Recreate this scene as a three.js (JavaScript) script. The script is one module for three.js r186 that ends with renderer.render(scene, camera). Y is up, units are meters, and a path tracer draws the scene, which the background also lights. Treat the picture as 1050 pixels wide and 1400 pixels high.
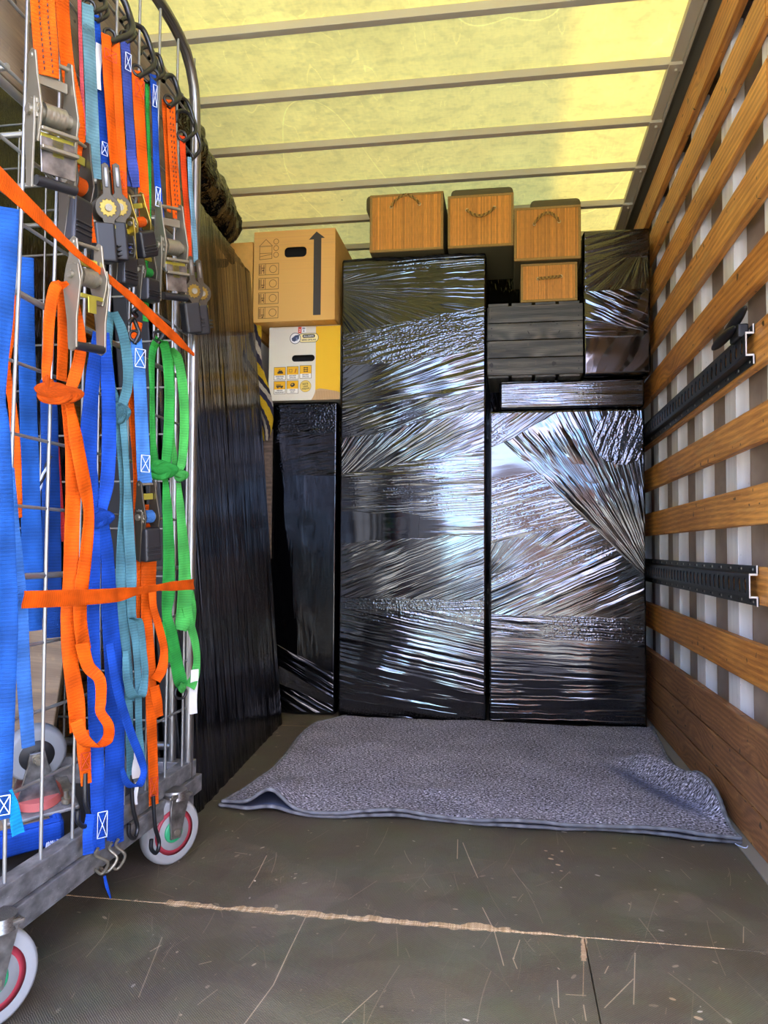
import * as THREE from 'three';
import { Sky } from 'three/addons/objects/Sky.js';
import { RoundedBoxGeometry } from 'three/addons/geometries/RoundedBoxGeometry.js';
import { mergeGeometries } from 'three/addons/utils/BufferGeometryUtils.js';

// ------------------------------------------------------------------ camera, sky, sun, exposure
const EYE = 0.75;                                    // eye height above the load floor; the truck runs along -z
const camera = new THREE.PerspectiveCamera(2 * Math.atan(700 / 1080) * 180 / Math.PI, 1050 / 1400, 0.05, 400);
camera.position.set(0, EYE, 0);
camera.rotation.order = 'YXZ';
camera.rotation.set(Math.atan(0.047), Math.atan(0.1585), 0.0067);
const scene = new THREE.Scene();
const renderer = new THREE.WebGLRenderer({ antialias: true });
renderer.shadowMap.enabled = true;
renderer.toneMapping = THREE.LinearToneMapping;
renderer.toneMappingExposure = 6.6;
const SUN = new THREE.Vector3(-0.55, 0.75, -0.36).normalize();
const sky = new Sky();
sky.name = 'sky';
sky.scale.setScalar(1000);
Object.assign(sky.material.uniforms.turbidity, { value: 10 });
sky.material.uniforms.rayleigh.value = 0.95;
Object.assign(sky.material.uniforms.cloudCoverage, { value: 0.75 }); sky.material.uniforms.cloudDensity.value = 0.55; sky.material.uniforms.cloudElevation.value = 0.5;
sky.material.uniforms.mieCoefficient.value = 0.004;
sky.material.uniforms.mieDirectionalG.value = 0.8;
sky.material.uniforms.sunPosition.value.copy(SUN);
scene.add(sky);
scene.backgroundIntensity = 1.0; scene.environmentIntensity = 1.0;
const sun = new THREE.DirectionalLight(0xffdf9a, 7);
sun.position.copy(SUN).multiplyScalar(30);
sun.castShadow = true;
Object.assign(sun.shadow.camera, { left: -12, right: 12, top: 12, bottom: -12, near: 1, far: 80 });
sun.shadow.mapSize.set(2048, 2048);
scene.add(sun, sun.target);

// ------------------------------------------------------------------ helpers
const V = (x, y, z) => new THREE.Vector3(x, y, z);
function rng(seed) { let s = seed >>> 0; return () => { s = (s + 0x6d2b79f5) | 0; let t = Math.imul(s ^ (s >>> 15), 1 | s); t = (t + Math.imul(t ^ (t >>> 7), 61 | t)) ^ t; return ((t ^ (t >>> 14)) >>> 0) / 4294967296; }; }
const PERM = new Uint8Array(512), GX = new Float32Array(256), GY = new Float32Array(256);
{ const r = rng(7); const p = [...Array(256).keys()]; for (let i = 255; i > 0; i--) { const j = Math.floor(r() * (i + 1)); [p[i], p[j]] = [p[j], p[i]]; }
  for (let i = 0; i < 512; i++) PERM[i] = p[i & 255]; for (let i = 0; i < 256; i++) { const a = r() * 6.2832; GX[i] = Math.cos(a); GY[i] = Math.sin(a); } }
function noise(x, y) {                               // gradient noise, about -0.7 .. 0.7
  const xi = Math.floor(x), yi = Math.floor(y), fx = x - xi, fy = y - yi, a = xi & 255, b = yi & 255;
  const u = fx * fx * fx * (fx * (fx * 6 - 15) + 10), v = fy * fy * fy * (fy * (fy * 6 - 15) + 10);
  const g = (ix, iy, dx, dy) => { const h = PERM[PERM[ix & 255] + (iy & 255)]; return GX[h] * dx + GY[h] * dy; };
  const n0 = g(a, b, fx, fy), n1 = g(a + 1, b, fx - 1, fy), n2 = g(a, b + 1, fx, fy - 1), n3 = g(a + 1, b + 1, fx - 1, fy - 1);
  return (n0 + (n1 - n0) * u) * (1 - v) + (n2 + (n3 - n2) * u) * v;
}
const fbm = (x, y, o = 4) => { let s = 0, a = 1; for (let i = 0; i < o; i++) { s += a * noise(x, y); x = x * 2.03 + 17.1; y = y * 2.03 + 5.3; a *= 0.5; } return s; };
const clamp = (x, a = 0, b = 1) => Math.min(b, Math.max(a, x));
const smooth = (a, b, x) => { const t = clamp((x - a) / (b - a)); return t * t * (3 - 2 * t); };
const mix = (a, b, t) => a + (b - a) * t;

function finish(t, repeat) { t.wrapS = t.wrapT = THREE.MirroredRepeatWrapping; t.magFilter = THREE.LinearFilter; t.minFilter = THREE.LinearFilter; if (repeat) t.repeat.set(...repeat); t.needsUpdate = true; return t; }
function colorTex(w, h, fn, repeat) {                // fn(u, v) -> [r, g, b] in 0..255 sRGB
  const d = new Uint8Array(w * h * 4);
  for (let j = 0; j < h; j++) for (let i = 0; i < w; i++) { const c = fn((i + 0.5) / w, (j + 0.5) / h), k = (j * w + i) * 4; d[k] = clamp(c[0], 0, 255); d[k + 1] = clamp(c[1], 0, 255); d[k + 2] = clamp(c[2], 0, 255); d[k + 3] = 255; }
  const t = new THREE.DataTexture(d, w, h, THREE.RGBAFormat); t.colorSpace = THREE.SRGBColorSpace; return finish(t, repeat);
}
function heightTex(w, h, fn, repeat) {
  const d = new Float32Array(w * h);
  for (let j = 0; j < h; j++) for (let i = 0; i < w; i++) d[j * w + i] = fn((i + 0.5) / w, (j + 0.5) / h);
  return finish(new THREE.DataTexture(d, w, h, THREE.RedFormat, THREE.FloatType), repeat);
}
function canvasTex(w, h, draw) { const c = document.createElement('canvas'); c.width = w; c.height = h; draw(c.getContext('2d'), w, h); const t = new THREE.CanvasTexture(c); t.colorSpace = THREE.SRGBColorSpace; t.wrapS = t.wrapT = THREE.ClampToEdgeWrapping; t.magFilter = THREE.LinearFilter; return t; }
const std = (color, roughness = 0.6, o = {}) => new THREE.MeshStandardMaterial({ color, roughness, ...o });
const phys = (color, roughness = 0.6, o = {}) => new THREE.MeshPhysicalMaterial({ color, roughness, ...o });

const used = new Map(), originOf = new Map();
function numbered(name) { const n = used.get(name) ?? 0; used.set(name, n + 1); return n ? name + '_' + String(n).padStart(3, '0') : name; }
function thing(name, label, category, [x, y, z] = [0, 0, 0], group) {   // a Group at the thing's base; its parts are its children
  const o = new THREE.Group(); o.name = numbered(name); o.position.set(x, y, z); o.userData = { label, category }; if (group) o.userData.group = group;
  originOf.set(o, V(x, y, z)); scene.add(o); return o;
}
function struct(name, label) { const o = new THREE.Group(); o.name = name; o.userData = { label, kind: 'structure' }; originOf.set(o, V(0, 0, 0)); scene.add(o); return o; }
function sub(name, parent, label) { const o = new THREE.Group(); o.name = name; if (label) o.userData.label = label; originOf.set(o, originOf.get(parent).clone()); parent.add(o); return o; }
function part(name, geo, mat, parent, label) {       // geo is given in world metres and moved under its thing
  const o0 = originOf.get(parent); geo.translate(-o0.x, -o0.y, -o0.z);
  const m = new THREE.Mesh(geo, mat); m.name = name; m.castShadow = m.receiveShadow = true; if (label) m.userData.label = label;
  originOf.set(m, o0.clone()); parent.add(m); return m;
}
const merge = (list) => mergeGeometries(list.map((g) => { const q = g.index ? g.toNonIndexed() : g; for (const k of Object.keys(q.attributes)) if (!['position', 'normal', 'uv'].includes(k)) q.deleteAttribute(k); return q; }));
function bx(x0, x1, y0, y1, z0, z1, r = 0.003) {     // rounded box between two corners, uv in metres
  const w = x1 - x0, h = y1 - y0, d = z1 - z0, g = new RoundedBoxGeometry(w, h, d, 2, Math.min(r, w * 0.45, h * 0.45, d * 0.45));
  const p = g.attributes.position, n = g.attributes.normal, uv = g.attributes.uv;
  for (let i = 0; i < p.count; i++) { const ax = Math.abs(n.getX(i)), ay = Math.abs(n.getY(i)), az = Math.abs(n.getZ(i));
    if (ax >= ay && ax >= az) uv.setXY(i, p.getZ(i) + d / 2, p.getY(i) + h / 2); else if (az >= ay) uv.setXY(i, p.getX(i) + w / 2, p.getY(i) + h / 2); else if (d > w) uv.setXY(i, p.getZ(i) + d / 2, p.getX(i) + w / 2); else uv.setXY(i, p.getX(i) + w / 2, p.getZ(i) + d / 2); }
  return g.translate((x0 + x1) / 2, (y0 + y1) / 2, (z0 + z1) / 2);
}
function shiftUV(g, du, dv, swap) { const uv = g.attributes.uv; for (let i = 0; i < uv.count; i++) { const a = uv.getX(i) + du, b = uv.getY(i) + dv; swap ? uv.setXY(i, b, a) : uv.setXY(i, a, b); } return g; }
const UPV = V(0, 1, 0);
function rod(a, b, r, seg = 8) { const d = b.clone().sub(a), g = new THREE.CylinderGeometry(r, r, d.length(), seg, 1); g.applyQuaternion(new THREE.Quaternion().setFromUnitVectors(UPV, d.clone().normalize())); return g.translate((a.x + b.x) / 2, (a.y + b.y) / 2, (a.z + b.z) / 2); }
const tube = (pts, r, seg = 24, rs = 8) => new THREE.TubeGeometry(new THREE.CatmullRomCurve3(pts), seg, r, rs, false);
function extr(pts, depth, bevel = 0) { const s = new THREE.Shape(pts.map(([x, y]) => new THREE.Vector2(x, y))); return new THREE.ExtrudeGeometry(s, { depth, bevelEnabled: bevel > 0, bevelSize: bevel, bevelThickness: bevel, bevelSegments: 1, curveSegments: 8 }); }
function gridGeo(nu, nv, fn) {                       // fn(u, v) -> [x, y, z]
  const pos = new Float32Array((nu + 1) * (nv + 1) * 3), uv = new Float32Array((nu + 1) * (nv + 1) * 2), idx = [];
  for (let j = 0; j <= nv; j++) for (let i = 0; i <= nu; i++) { const k = j * (nu + 1) + i; pos.set(fn(i / nu, j / nv), k * 3); uv.set([i / nu, j / nv], k * 2); }
  for (let j = 0; j < nv; j++) for (let i = 0; i < nu; i++) { const a = j * (nu + 1) + i, b = a + 1, c = a + nu + 1, d = c + 1; idx.push(a, b, d, a, d, c); }
  const g = new THREE.BufferGeometry(); g.setAttribute('position', new THREE.BufferAttribute(pos, 3)); g.setAttribute('uv', new THREE.BufferAttribute(uv, 2)); g.setIndex(idx); g.computeVertexNormals(); return g;
}
const cat = (g, m) => g.applyMatrix4(m);

// ------------------------------------------------------------------ textures and materials
function woodMap(seed, dark, light, { ring = 9, wear = 0.25, w = 1024, h = 256, len = 2.0, wid = 0.5, knots = 3 } = {}) {   // grain runs along u
  const r = rng(seed), kn = [...Array(knots)].map(() => [r() * len, r() * wid, 0.02 + r() * 0.03]), o = r() * 50;
  return colorTex(w, h, (u, v) => {
    const x = u * len, y = v * wid; let d = y * ring * 6 + 1.6 * noise(x * 1.1 + o, y * 3 + o) ;
    for (const [kx, ky, kr] of kn) { const q = Math.hypot((x - kx) * 0.35, y - ky); d += 2.2 * Math.exp(-q * q / (kr * kr)); }
    const ringv = 0.5 + 0.5 * Math.sin(d * 6.28), fine = noise(x * 14 + o, y * 420), t = clamp(0.4 + 0.4 * ringv + 0.45 * fine + 0.45 * fbm(x * 3 + o, y * 9, 3));
    let c = [0, 1, 2].map((k) => mix(dark[k], light[k], t));
    const sc = noise(x * 5 + 90 + o, y * 38), s2 = noise(x * 60 + o, y * 75 + 31);
    if (sc > 0.4 || s2 > 0.44) { const a = wear; c = c.map((q, k) => mix(q, [205, 160, 100][k], a)); }
    if (noise(x * 26 + o + 7, y * 40 + 3) > 0.47) c = c.map((q) => q * 0.42);
    return c;
  }, [1 / len, 1 / wid]);
}
const slatMaps = [woodMap(11, [136, 80, 28], [226, 158, 74]), woodMap(23, [130, 74, 26], [214, 146, 66], { knots: 5 }), woodMap(37, [140, 84, 32], [228, 162, 80], { wear: 0.4 })];
const grainBump = heightTex(1024, 256, (u, v) => 0.5 + 0.4 * noise(u * 20, v * 120) + 0.3 * fbm(u * 50, v * 60, 3), [0.5, 2]);
const M = {};
M.slat = slatMaps.map((map) => std(0xffffff, 0.5, { map, bumpMap: grainBump, bumpScale: 0.0012 }));
M.plank = [woodMap(51, [104, 66, 36], [170, 118, 72], { wear: 0.35, knots: 4 }), woodMap(67, [98, 62, 34], [162, 112, 68], { wear: 0.35, knots: 6 })].map((map) => std(0xffffff, 0.55, { map, bumpMap: grainBump, bumpScale: 0.0012 }));
M.white = std(0xdedcd6, 0.45); M.cream = std(0xcdbfae, 0.6); M.creamDirty = std(0xffffff, 0.55, { map: colorTex(512, 512, (u, v) => { const n = fbm(u * 6, v * 10, 4), s = noise(u * 120, v * 8); const k = 156 + 22 * n - (s > 0.5 ? 26 : 0); return [k, k * 0.88, k * 0.76]; }, [1, 1]) });
M.postWhite = std(0xffffff, 0.4, { map: colorTex(256, 512, (u, v) => { const k = 226 + 18 * fbm(u * 9, v * 5, 4) - (noise(u * 60, v * 25) > 0.52 ? 55 : 0); return [k, k * 0.985, k * 0.965]; }, [4, 1]) });
M.alu = std(0xa9a69c, 0.42, { metalness: 0.75, bumpMap: heightTex(256, 256, (u, v) => noise(u * 60, v * 3) + 0.4 * noise(u * 9, v * 9)), bumpScale: 0.0003 });
M.aluBeam = std(0xb5ad92, 0.55, { metalness: 0.15 });
M.aluDark = std(0x6b6450, 0.6, { metalness: 0.3 });
M.zinc = std(0xffffff, 0.36, { metalness: 0.9, map: colorTex(256, 256, (u, v) => { const k = 128 + 46 * fbm(u * 7, v * 7, 4); return [k, k * 0.98, k * 0.94]; }, [6, 6]) });
M.steelDirty = std(0xffffff, 0.45, { metalness: 0.35, map: colorTex(512, 256, (u, v) => { const n = fbm(u * 9, v * 9, 5), s = noise(u * 14, v * 90), q = noise(u * 70, v * 70); const k = 112 + 46 * n + (s > 0.5 ? 40 : 0) + (q > 0.5 ? 45 : 0); return [k, k * 0.99, k * 0.97]; }, [2.5, 5]) });
M.silver = std(0x857e6c, 0.4, { metalness: 0.7, bumpMap: heightTex(128, 128, (u, v) => noise(u * 9, v * 9)), bumpScale: 0.0004 });
M.gold = std(0x96803f, 0.3, { metalness: 0.9 }); M.yellowZinc = std(0xb7b04a, 0.32, { metalness: 0.8 });
M.darkSteel = std(0x4b4438, 0.4, { metalness: 0.7 });
M.blackPlastic = std(0x17171a, 0.42); M.hook = std(0x141517, 0.35); M.rubberGrey = std(0x6c6f72, 0.75); M.blackRubber = std(0x101113, 0.6);
M.thread = { w: std(0xb9c2d8, 0.8), r: std(0xb03410, 0.8), d: std(0x4d6b70, 0.8) };
M.label = std(0xffffff, 0.85, { map: colorTex(128, 256, (u, v) => { const k = 196 + 22 * noise(u * 30, v * 60) + (noise(u * 70, v * 30) > 0.35 ? -30 : 0); return [k, k, k * 0.98]; }, [8, 8]) });
const webBump = heightTex(64, 64, (u, v) => 0.5 + 0.5 * Math.sin(v * Math.PI * 2 * 8) * (0.7 + 0.3 * Math.sin(u * Math.PI * 2 * 8)), [40, 40]);   // 25 mm tile, ribs about 3 mm apart
function webbing(r, g, b) { const base = [r * 0.74, g * 0.72, b * 0.72]; return phys(0xffffff, 0.75, { specularIntensity: 0.25, map: colorTex(128, 512, (u, v) => { const n = 1 + 0.16 * fbm(u * 3, v * 9, 3) + 0.05 * Math.sin(v * 6.2832 * 64); return base.map((c) => c * n); }, [10, 2.5]), bumpMap: webBump, bumpScale: 0.0006, side: THREE.DoubleSide }); }
M.web = { orange: webbing(255, 102, 6), redorange: webbing(250, 78, 22), blue: webbing(28, 84, 196), midblue: webbing(30, 92, 178), midblue2: webbing(24, 74, 158), skyblue: webbing(28, 84, 160), steelblue: webbing(62, 120, 196), lightblue: webbing(80, 146, 226), violet: webbing(72, 92, 178), paleblue: webbing(128, 178, 200), teal: webbing(112, 160, 168), teal2: webbing(92, 150, 160), green: webbing(58, 186, 76), green2: webbing(84, 204, 92), pink: webbing(206, 84, 88), red: webbing(190, 44, 44), cyan: webbing(20, 158, 214) };
M.dash = std(0x4a2410, 0.8);

// stretch film: every region of a wrapped face has creases that run one way, or fan out from a point; the texture is only the relief of the sheet
function filmHeight(W, H, ppm, seed, region) {
  const w = Math.round(W * ppm), h = Math.round(H * ppm), o = seed * 13.7;
  return heightTex(w, h, (u, v) => {
    const x = u * W, y = v * H, wob = 0.008 * noise(x * 9 + o, y * 9) , q = region(u + wob * 2, 1 - v + wob);   // region() takes v from the top
    let s, t;
    if (q.fan) { const dx = x - q.fan[0] * W, dy = y - (1 - q.fan[1]) * H, rad = Math.hypot(dx, dy); s = Math.atan2(dy, dx) * (q.R ?? 0.35); t = rad; }
    else { const a = q.a * Math.PI / 180, c = Math.cos(a), n = Math.sin(a); s = -x * n + y * c; t = x * c + y * n; }
    s += 0.004 * noise(x * 14 + o, y * 14) ;
    const F = (q.F ?? 70) * 0.74, G = q.G ?? 2.2, id = q.id ?? 0;
    const r1 = 1 - Math.abs(noise(s * F + o + id * 31, t * G + id * 7)) * 2.2, r2 = 1 - Math.abs(noise(s * F * 2.6 + o, t * G * 2.3 + id * 3)) * 2.2;
    const mask = clamp(0.55 + 1.1 * noise(x * 5 + o + id * 3, y * 5)), m2 = clamp(0.5 + 1.3 * noise(s * 16 + id, t * 1.4 + o));
    const ridge = Math.pow(Math.max(0, r1), 5) * mix(0.15, 1, m2) + 0.4 * Math.pow(Math.max(0, r2), 5) * mask;
    const n3 = Math.abs(noise(s * F * 0.8 + o + 11, t * G * 0.8 + id * 5)), n4 = Math.abs(noise(s * F * 2.1 + o + 23, t * G * 1.7 + id * 9)), fold = (1.5 * n3 + 0.5 * n4) * mix(0.06, 1.35, clamp(0.45 + 1.7 * noise(x * 4 + o, y * 6 + id * 3)));
    return (q.amp ?? 1) * (0.3 * ridge + 1.35 * fold) + (q.crk ?? 0) * 0.32 * Math.abs(fbm(x * 48 + o, y * 60 + id, 3)) + 0.5 * (q.wave ?? 1) * fbm(x * 3.2 + o, y * 4.6 + id, 2);
  });
}
function filmMat(bump, scale = 0.0014, o = {}) { return phys(0x030304, 0.06, { ior: 1.8, bumpMap: bump, bumpScale: scale, ...o }); }
// ------------------------------------------------------------------ the setting: the load box of the truck
const ZF = -4.72, ZR = -0.5, XR = 0.61, XL = -1.72, HC = 2.42;      // front wall, rear opening, slat faces right and left, roof underside
// floor: film-faced plywood sheets with worn joints
{
  const floor = struct('floor', 'dark brown scuffed plywood load floor with worn pale joints between its sheets');
  const r = rng(5), scr = [];                        // scratches and chips worn into the coating, in metres
  for (let i = 0; i < 330; i++) { const x = -1.0 + r() * 1.6, z = -2.45 + r() * 1.45, a = (r() < 0.75 ? 1.57 : r() * 3.14) + (r() - 0.5) * 0.9, l = Math.pow(r(), 3) * 0.22 + 0.006; scr.push([x, z, a, l, 0.0006 + r() * 0.0012, 0.12 + r() * 0.5, (r() * 0.8 - 0.4) * 0.4]); }
  const LONG = [[[-0.410, -1.602], [-0.406, -1.470], [-0.401, -1.348], [-0.413, -1.233]], [[-0.586, -1.900], [-0.573, -1.785], [-0.569, -1.715]], [[-0.222, -1.362], [-0.245, -1.306], [-0.262, -1.262]], [[-0.010, -1.479], [-0.030, -1.612], [-0.056, -1.708]], [[-0.071, -1.855], [-0.096, -1.966], [-0.118, -2.070]], [[-0.132, -2.090], [-0.125, -1.960]], [[0.083, -1.447], [0.080, -1.362]], [[0.094, -1.404], [0.128, -1.406]], [[0.121, -1.378], [0.121, -1.332]], [[0.020, -1.581], [0.007, -1.505], [0.014, -1.472]], [[0.177, -1.511], [0.167, -1.483]], [[0.232, -1.568], [0.203, -1.392]], [[0.154, -1.374], [0.215, -1.474]], [[-0.670, -1.906], [-0.635, -1.900]], [[-0.660, -1.419], [-0.649, -1.445]], [[-0.553, -1.391], [-0.534, -1.405]], [[0.463, -1.711], [0.443, -1.641]]];
  const draw = (g, w, h) => {                        // 1.7 m by 1.5 m, x from -1.05, z from -2.45
    const K = w / 1.7, X = (x) => (x + 1.05) * K, Z = (z) => (z + 2.45) * K;
    g.fillStyle = '#4e453a'; g.fillRect(0, 0, w, h);
    const q = rng(9);
    for (let i = 0; i < 2600; i++) { const x = q() * w, y = q() * h, s = 8 + q() * 90; g.globalAlpha = 0.035; g.fillStyle = q() < 0.5 ? '#3a342d' : '#8a7b69'; g.beginPath(); g.ellipse(x, y, s * (0.3 + q()), s, q() * 3, 0, 6.3); g.fill(); }
    g.globalAlpha = 0.05; for (let i = 0; i < 900; i++) { const x = q() * w, y = q() * h; g.strokeStyle = q() < 0.4 ? '#2c2721' : '#9c8c76'; g.lineWidth = 0.6 + q() * 2.5; g.beginPath(); g.moveTo(x, y); g.quadraticCurveTo(x + (q() - 0.5) * 260, y + (q() - 0.5) * 260, x + (q() - 0.5) * 320, y + (q() - 0.5) * 420); g.stroke(); }
    for (const [x, z, a, l, wd, al, bend] of scr) { g.globalAlpha = al; g.strokeStyle = '#bfa98a'; g.lineWidth = wd * K; const dx = Math.cos(a) * l, dz = Math.sin(a) * l; g.beginPath(); g.moveTo(X(x), Z(z)); g.quadraticCurveTo(X(x + dx / 2 + dz * bend * 0.3), Z(z + dz / 2 - dx * bend * 0.3), X(x + dx), Z(z + dz)); g.stroke(); }
    g.globalAlpha = 0.85; for (let i = 0; i < 520; i++) { const x = q() * w, y = q() * h, s = 1.0 + Math.pow(q(), 3) * 9; g.fillStyle = q() < 0.8 ? '#b8a68c' : '#e0d8cc'; g.globalAlpha = 0.3 + q() * 0.5; g.beginPath(); g.ellipse(x, y, s * 0.5, s * (0.5 + q()), q() * 3, 0, 6.3); g.fill(); }
    // chips beside the right wall and the run of pale chips on the far sheet
    for (const [x, z, s] of [[0.3, -1.37, 9], [0.325, -1.335, 11], [0.35, -1.3, 14], [0.37, -1.27, 10], [0.27, -1.42, 7], [0.09, -2.05, 6], [0.1, -2.0, 9], [0.115, -1.965, 8], [0.105, -2.025, 5], [0.12, -1.93, 5], [-0.09, -1.62, 8]]) { g.globalAlpha = 0.8; g.fillStyle = '#c9ab88'; g.beginPath(); g.ellipse(X(x), Z(z), s, s * 0.62, 0.5, 0, 6.3); g.fill(); }
    for (const l of LONG) { g.globalAlpha = 0.75; g.strokeStyle = '#cdb596'; g.lineWidth = 2.2; g.lineJoin = 'round'; g.beginPath(); l.forEach(([x, z], i) => i ? g.lineTo(X(x), Z(z)) : g.moveTo(X(x), Z(z))); g.stroke(); }
    for (let i = 0; i < 60; i++) { const x = q() * w, y = h * (0.35 + 0.65 * q()), s = 40 + q() * 160; g.globalAlpha = 0.05; g.fillStyle = '#b5a690'; g.beginPath(); g.ellipse(x, y, s * 0.5, s, q() * 3, 0, 6.3); g.fill(); }
    // bare wood where the sheets' edges have worn away: across the truck, and a short one running to the rear
    for (let x = -1.05; x < 0.62; x += 0.0022) { const d = x < -0.72 ? 0.006 : x < 0.0 ? 0.034 : x < 0.06 ? 0.02 : x < 0.13 ? 0.014 : x < 0.4 ? 0.006 : 0.001; const up = d * (0.42 + 0.55 * fbm(x * 23, 3, 4) + 0.5 * noise(x * 7, 8)), dn = d * 0.4 * (0.6 + 0.7 * fbm(x * 31, 13, 4)); const k = q(); g.globalAlpha = 0.92; g.fillStyle = k < 0.33 ? '#b89c74' : k < 0.66 ? '#a8895f' : '#c7ad86'; g.fillRect(X(x), Z(-1.612 - Math.max(0, up)), 3.2, (Math.max(0, up) + Math.max(0, dn)) * K); }
    for (let z = -1.61; z < -1.3; z += 0.002) { const t = (z + 1.61) / 0.31, d = t < 0.28 ? 0.012 * (1 - t) + 0.006 * noise(z * 90, 2) : t < 0.6 ? 0.0012 : 0.004 * Math.max(0, noise(z * 30, 5)); if (d > 0) { g.fillStyle = q() < 0.5 ? '#b99d78' : '#a98a66'; g.globalAlpha = 0.9; g.fillRect(X(0.143 - 0.1 * (z + 1.61) - d / 2), Z(z), d * K, 3.4); } }
    g.globalAlpha = 1;
  };
  const t = canvasTex(2048, 1808, draw); t.flipY = false; t.repeat.set(1 / 1.7, 1 / 1.5); t.offset.set(1.05 / 1.7, 2.45 / 1.5);
  t.wrapS = t.wrapT = THREE.MirroredRepeatWrapping;
  const bump = heightTex(64, 64, (u, v) => { const a = Math.sin((u + v) * 6.2832 * 8), b = Math.sin((u - v) * 6.2832 * 8); return Math.max(a, b); }, [25, 25]);
  const m = std(0xffffff, 0.46, { map: t, bumpMap: bump, bumpScale: 0.0008 });
  const sheet = (x0, x1, z0, z1) => { const g = bx(x0, x1, -0.018, 0, z0, z1, 0.0015), p = g.attributes.position, uv = g.attributes.uv; for (let i = 0; i < p.count; i++) uv.setXY(i, p.getX(i), p.getZ(i)); part('plywood_sheet', g, m, floor); };
  sheet(XL - 0.05, 0.575, ZF, -1.6135); sheet(XL - 0.05, 0.1425, -1.6115, ZR - 0.02); sheet(0.1445, 0.575, -1.6115, ZR - 0.02);
  part('floor_frame', bx(XL - 0.1, 0.76, -0.14, -0.02, ZF - 0.04, ZR, 0.005), M.steelDirty, floor);
  const trim = struct('trim_1', 'grey metal edge strip between load floor and plank wall');
  part('edge_strip', bx(0.5765, 0.634, -0.016, 0.002, ZF, ZR - 0.02, 0.001), std(0x8b877c, 0.5, { metalness: 0.35 }), trim);
}
// side walls: cream panel, white posts, brown slats and floor planks
const SLATS = [[2.226, 2.344], [2.032, 2.139], [1.838, 1.935], [1.628, 1.736], [1.421, 1.517], [1.214, 1.32], [1.022, 1.114], [0.818, 0.917], [0.618, 0.712], [0.412, 0.517]];
const PLANKS = [[0.207, 0.31], [0.1045, 0.202], [0.003, 0.0995]];
function sideWall(name, label, X, s) {               // s = 1 on the right: the wall lies towards +x of the slat face
  const w = struct(name, label), r = rng(s > 0 ? 3 : 4), B = (a, b, ...o) => s > 0 ? bx(X + a, X + b, ...o) : bx(X - b, X - a, ...o);
  part('wall_panel', B(0.065, 0.11, -0.02, 2.46, ZF - 0.02, ZR, 0.002), M.creamDirty, w);
  for (let k = -2; k < 5; k++) { const z = -2.41 - 0.392 * k; if (z > ZR - 0.1) continue; part('post', B(0.028, 0.0645, 0, 2.3, z - 0.066, z + 0.05, 0.002), M.postWhite, w); }
  const board = (y0, y1, z0, z1, ms, nm) => part(nm, shiftUV(B(0, 0.026, y0, y1, z0, z1, 0.003), r() * 9, r() * 3), ms[Math.floor(r() * ms.length)], w);
  SLATS.forEach(([y0, y1], i) => { if (i === 1 || i === 2) { board(y0, y1, ZF, -1.963, M.slat, 'slat_board'); board(y0, y1, -1.957, ZR, M.slat, 'slat_board'); } else board(y0, y1, ZF, ZR, M.slat, 'slat_board'); });
  PLANKS.forEach(([y0, y1]) => board(y0, y1, ZF, ZR, M.plank, 'floor_plank'));
  return w;
}
sideWall('wall_right', 'white panelled truck side with brown horizontal wooden slats over white posts', XR, 1);
sideWall('wall_left', 'left truck side with wooden slats behind the roll cage', XL, -1);
{ const w = struct('wall_front', 'cream front wall of the load box'); part('wall_panel', bx(XL - 0.1, 0.72, -0.02, 2.46, ZF - 0.05, ZF, 0.002), M.cream, w); }
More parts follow.
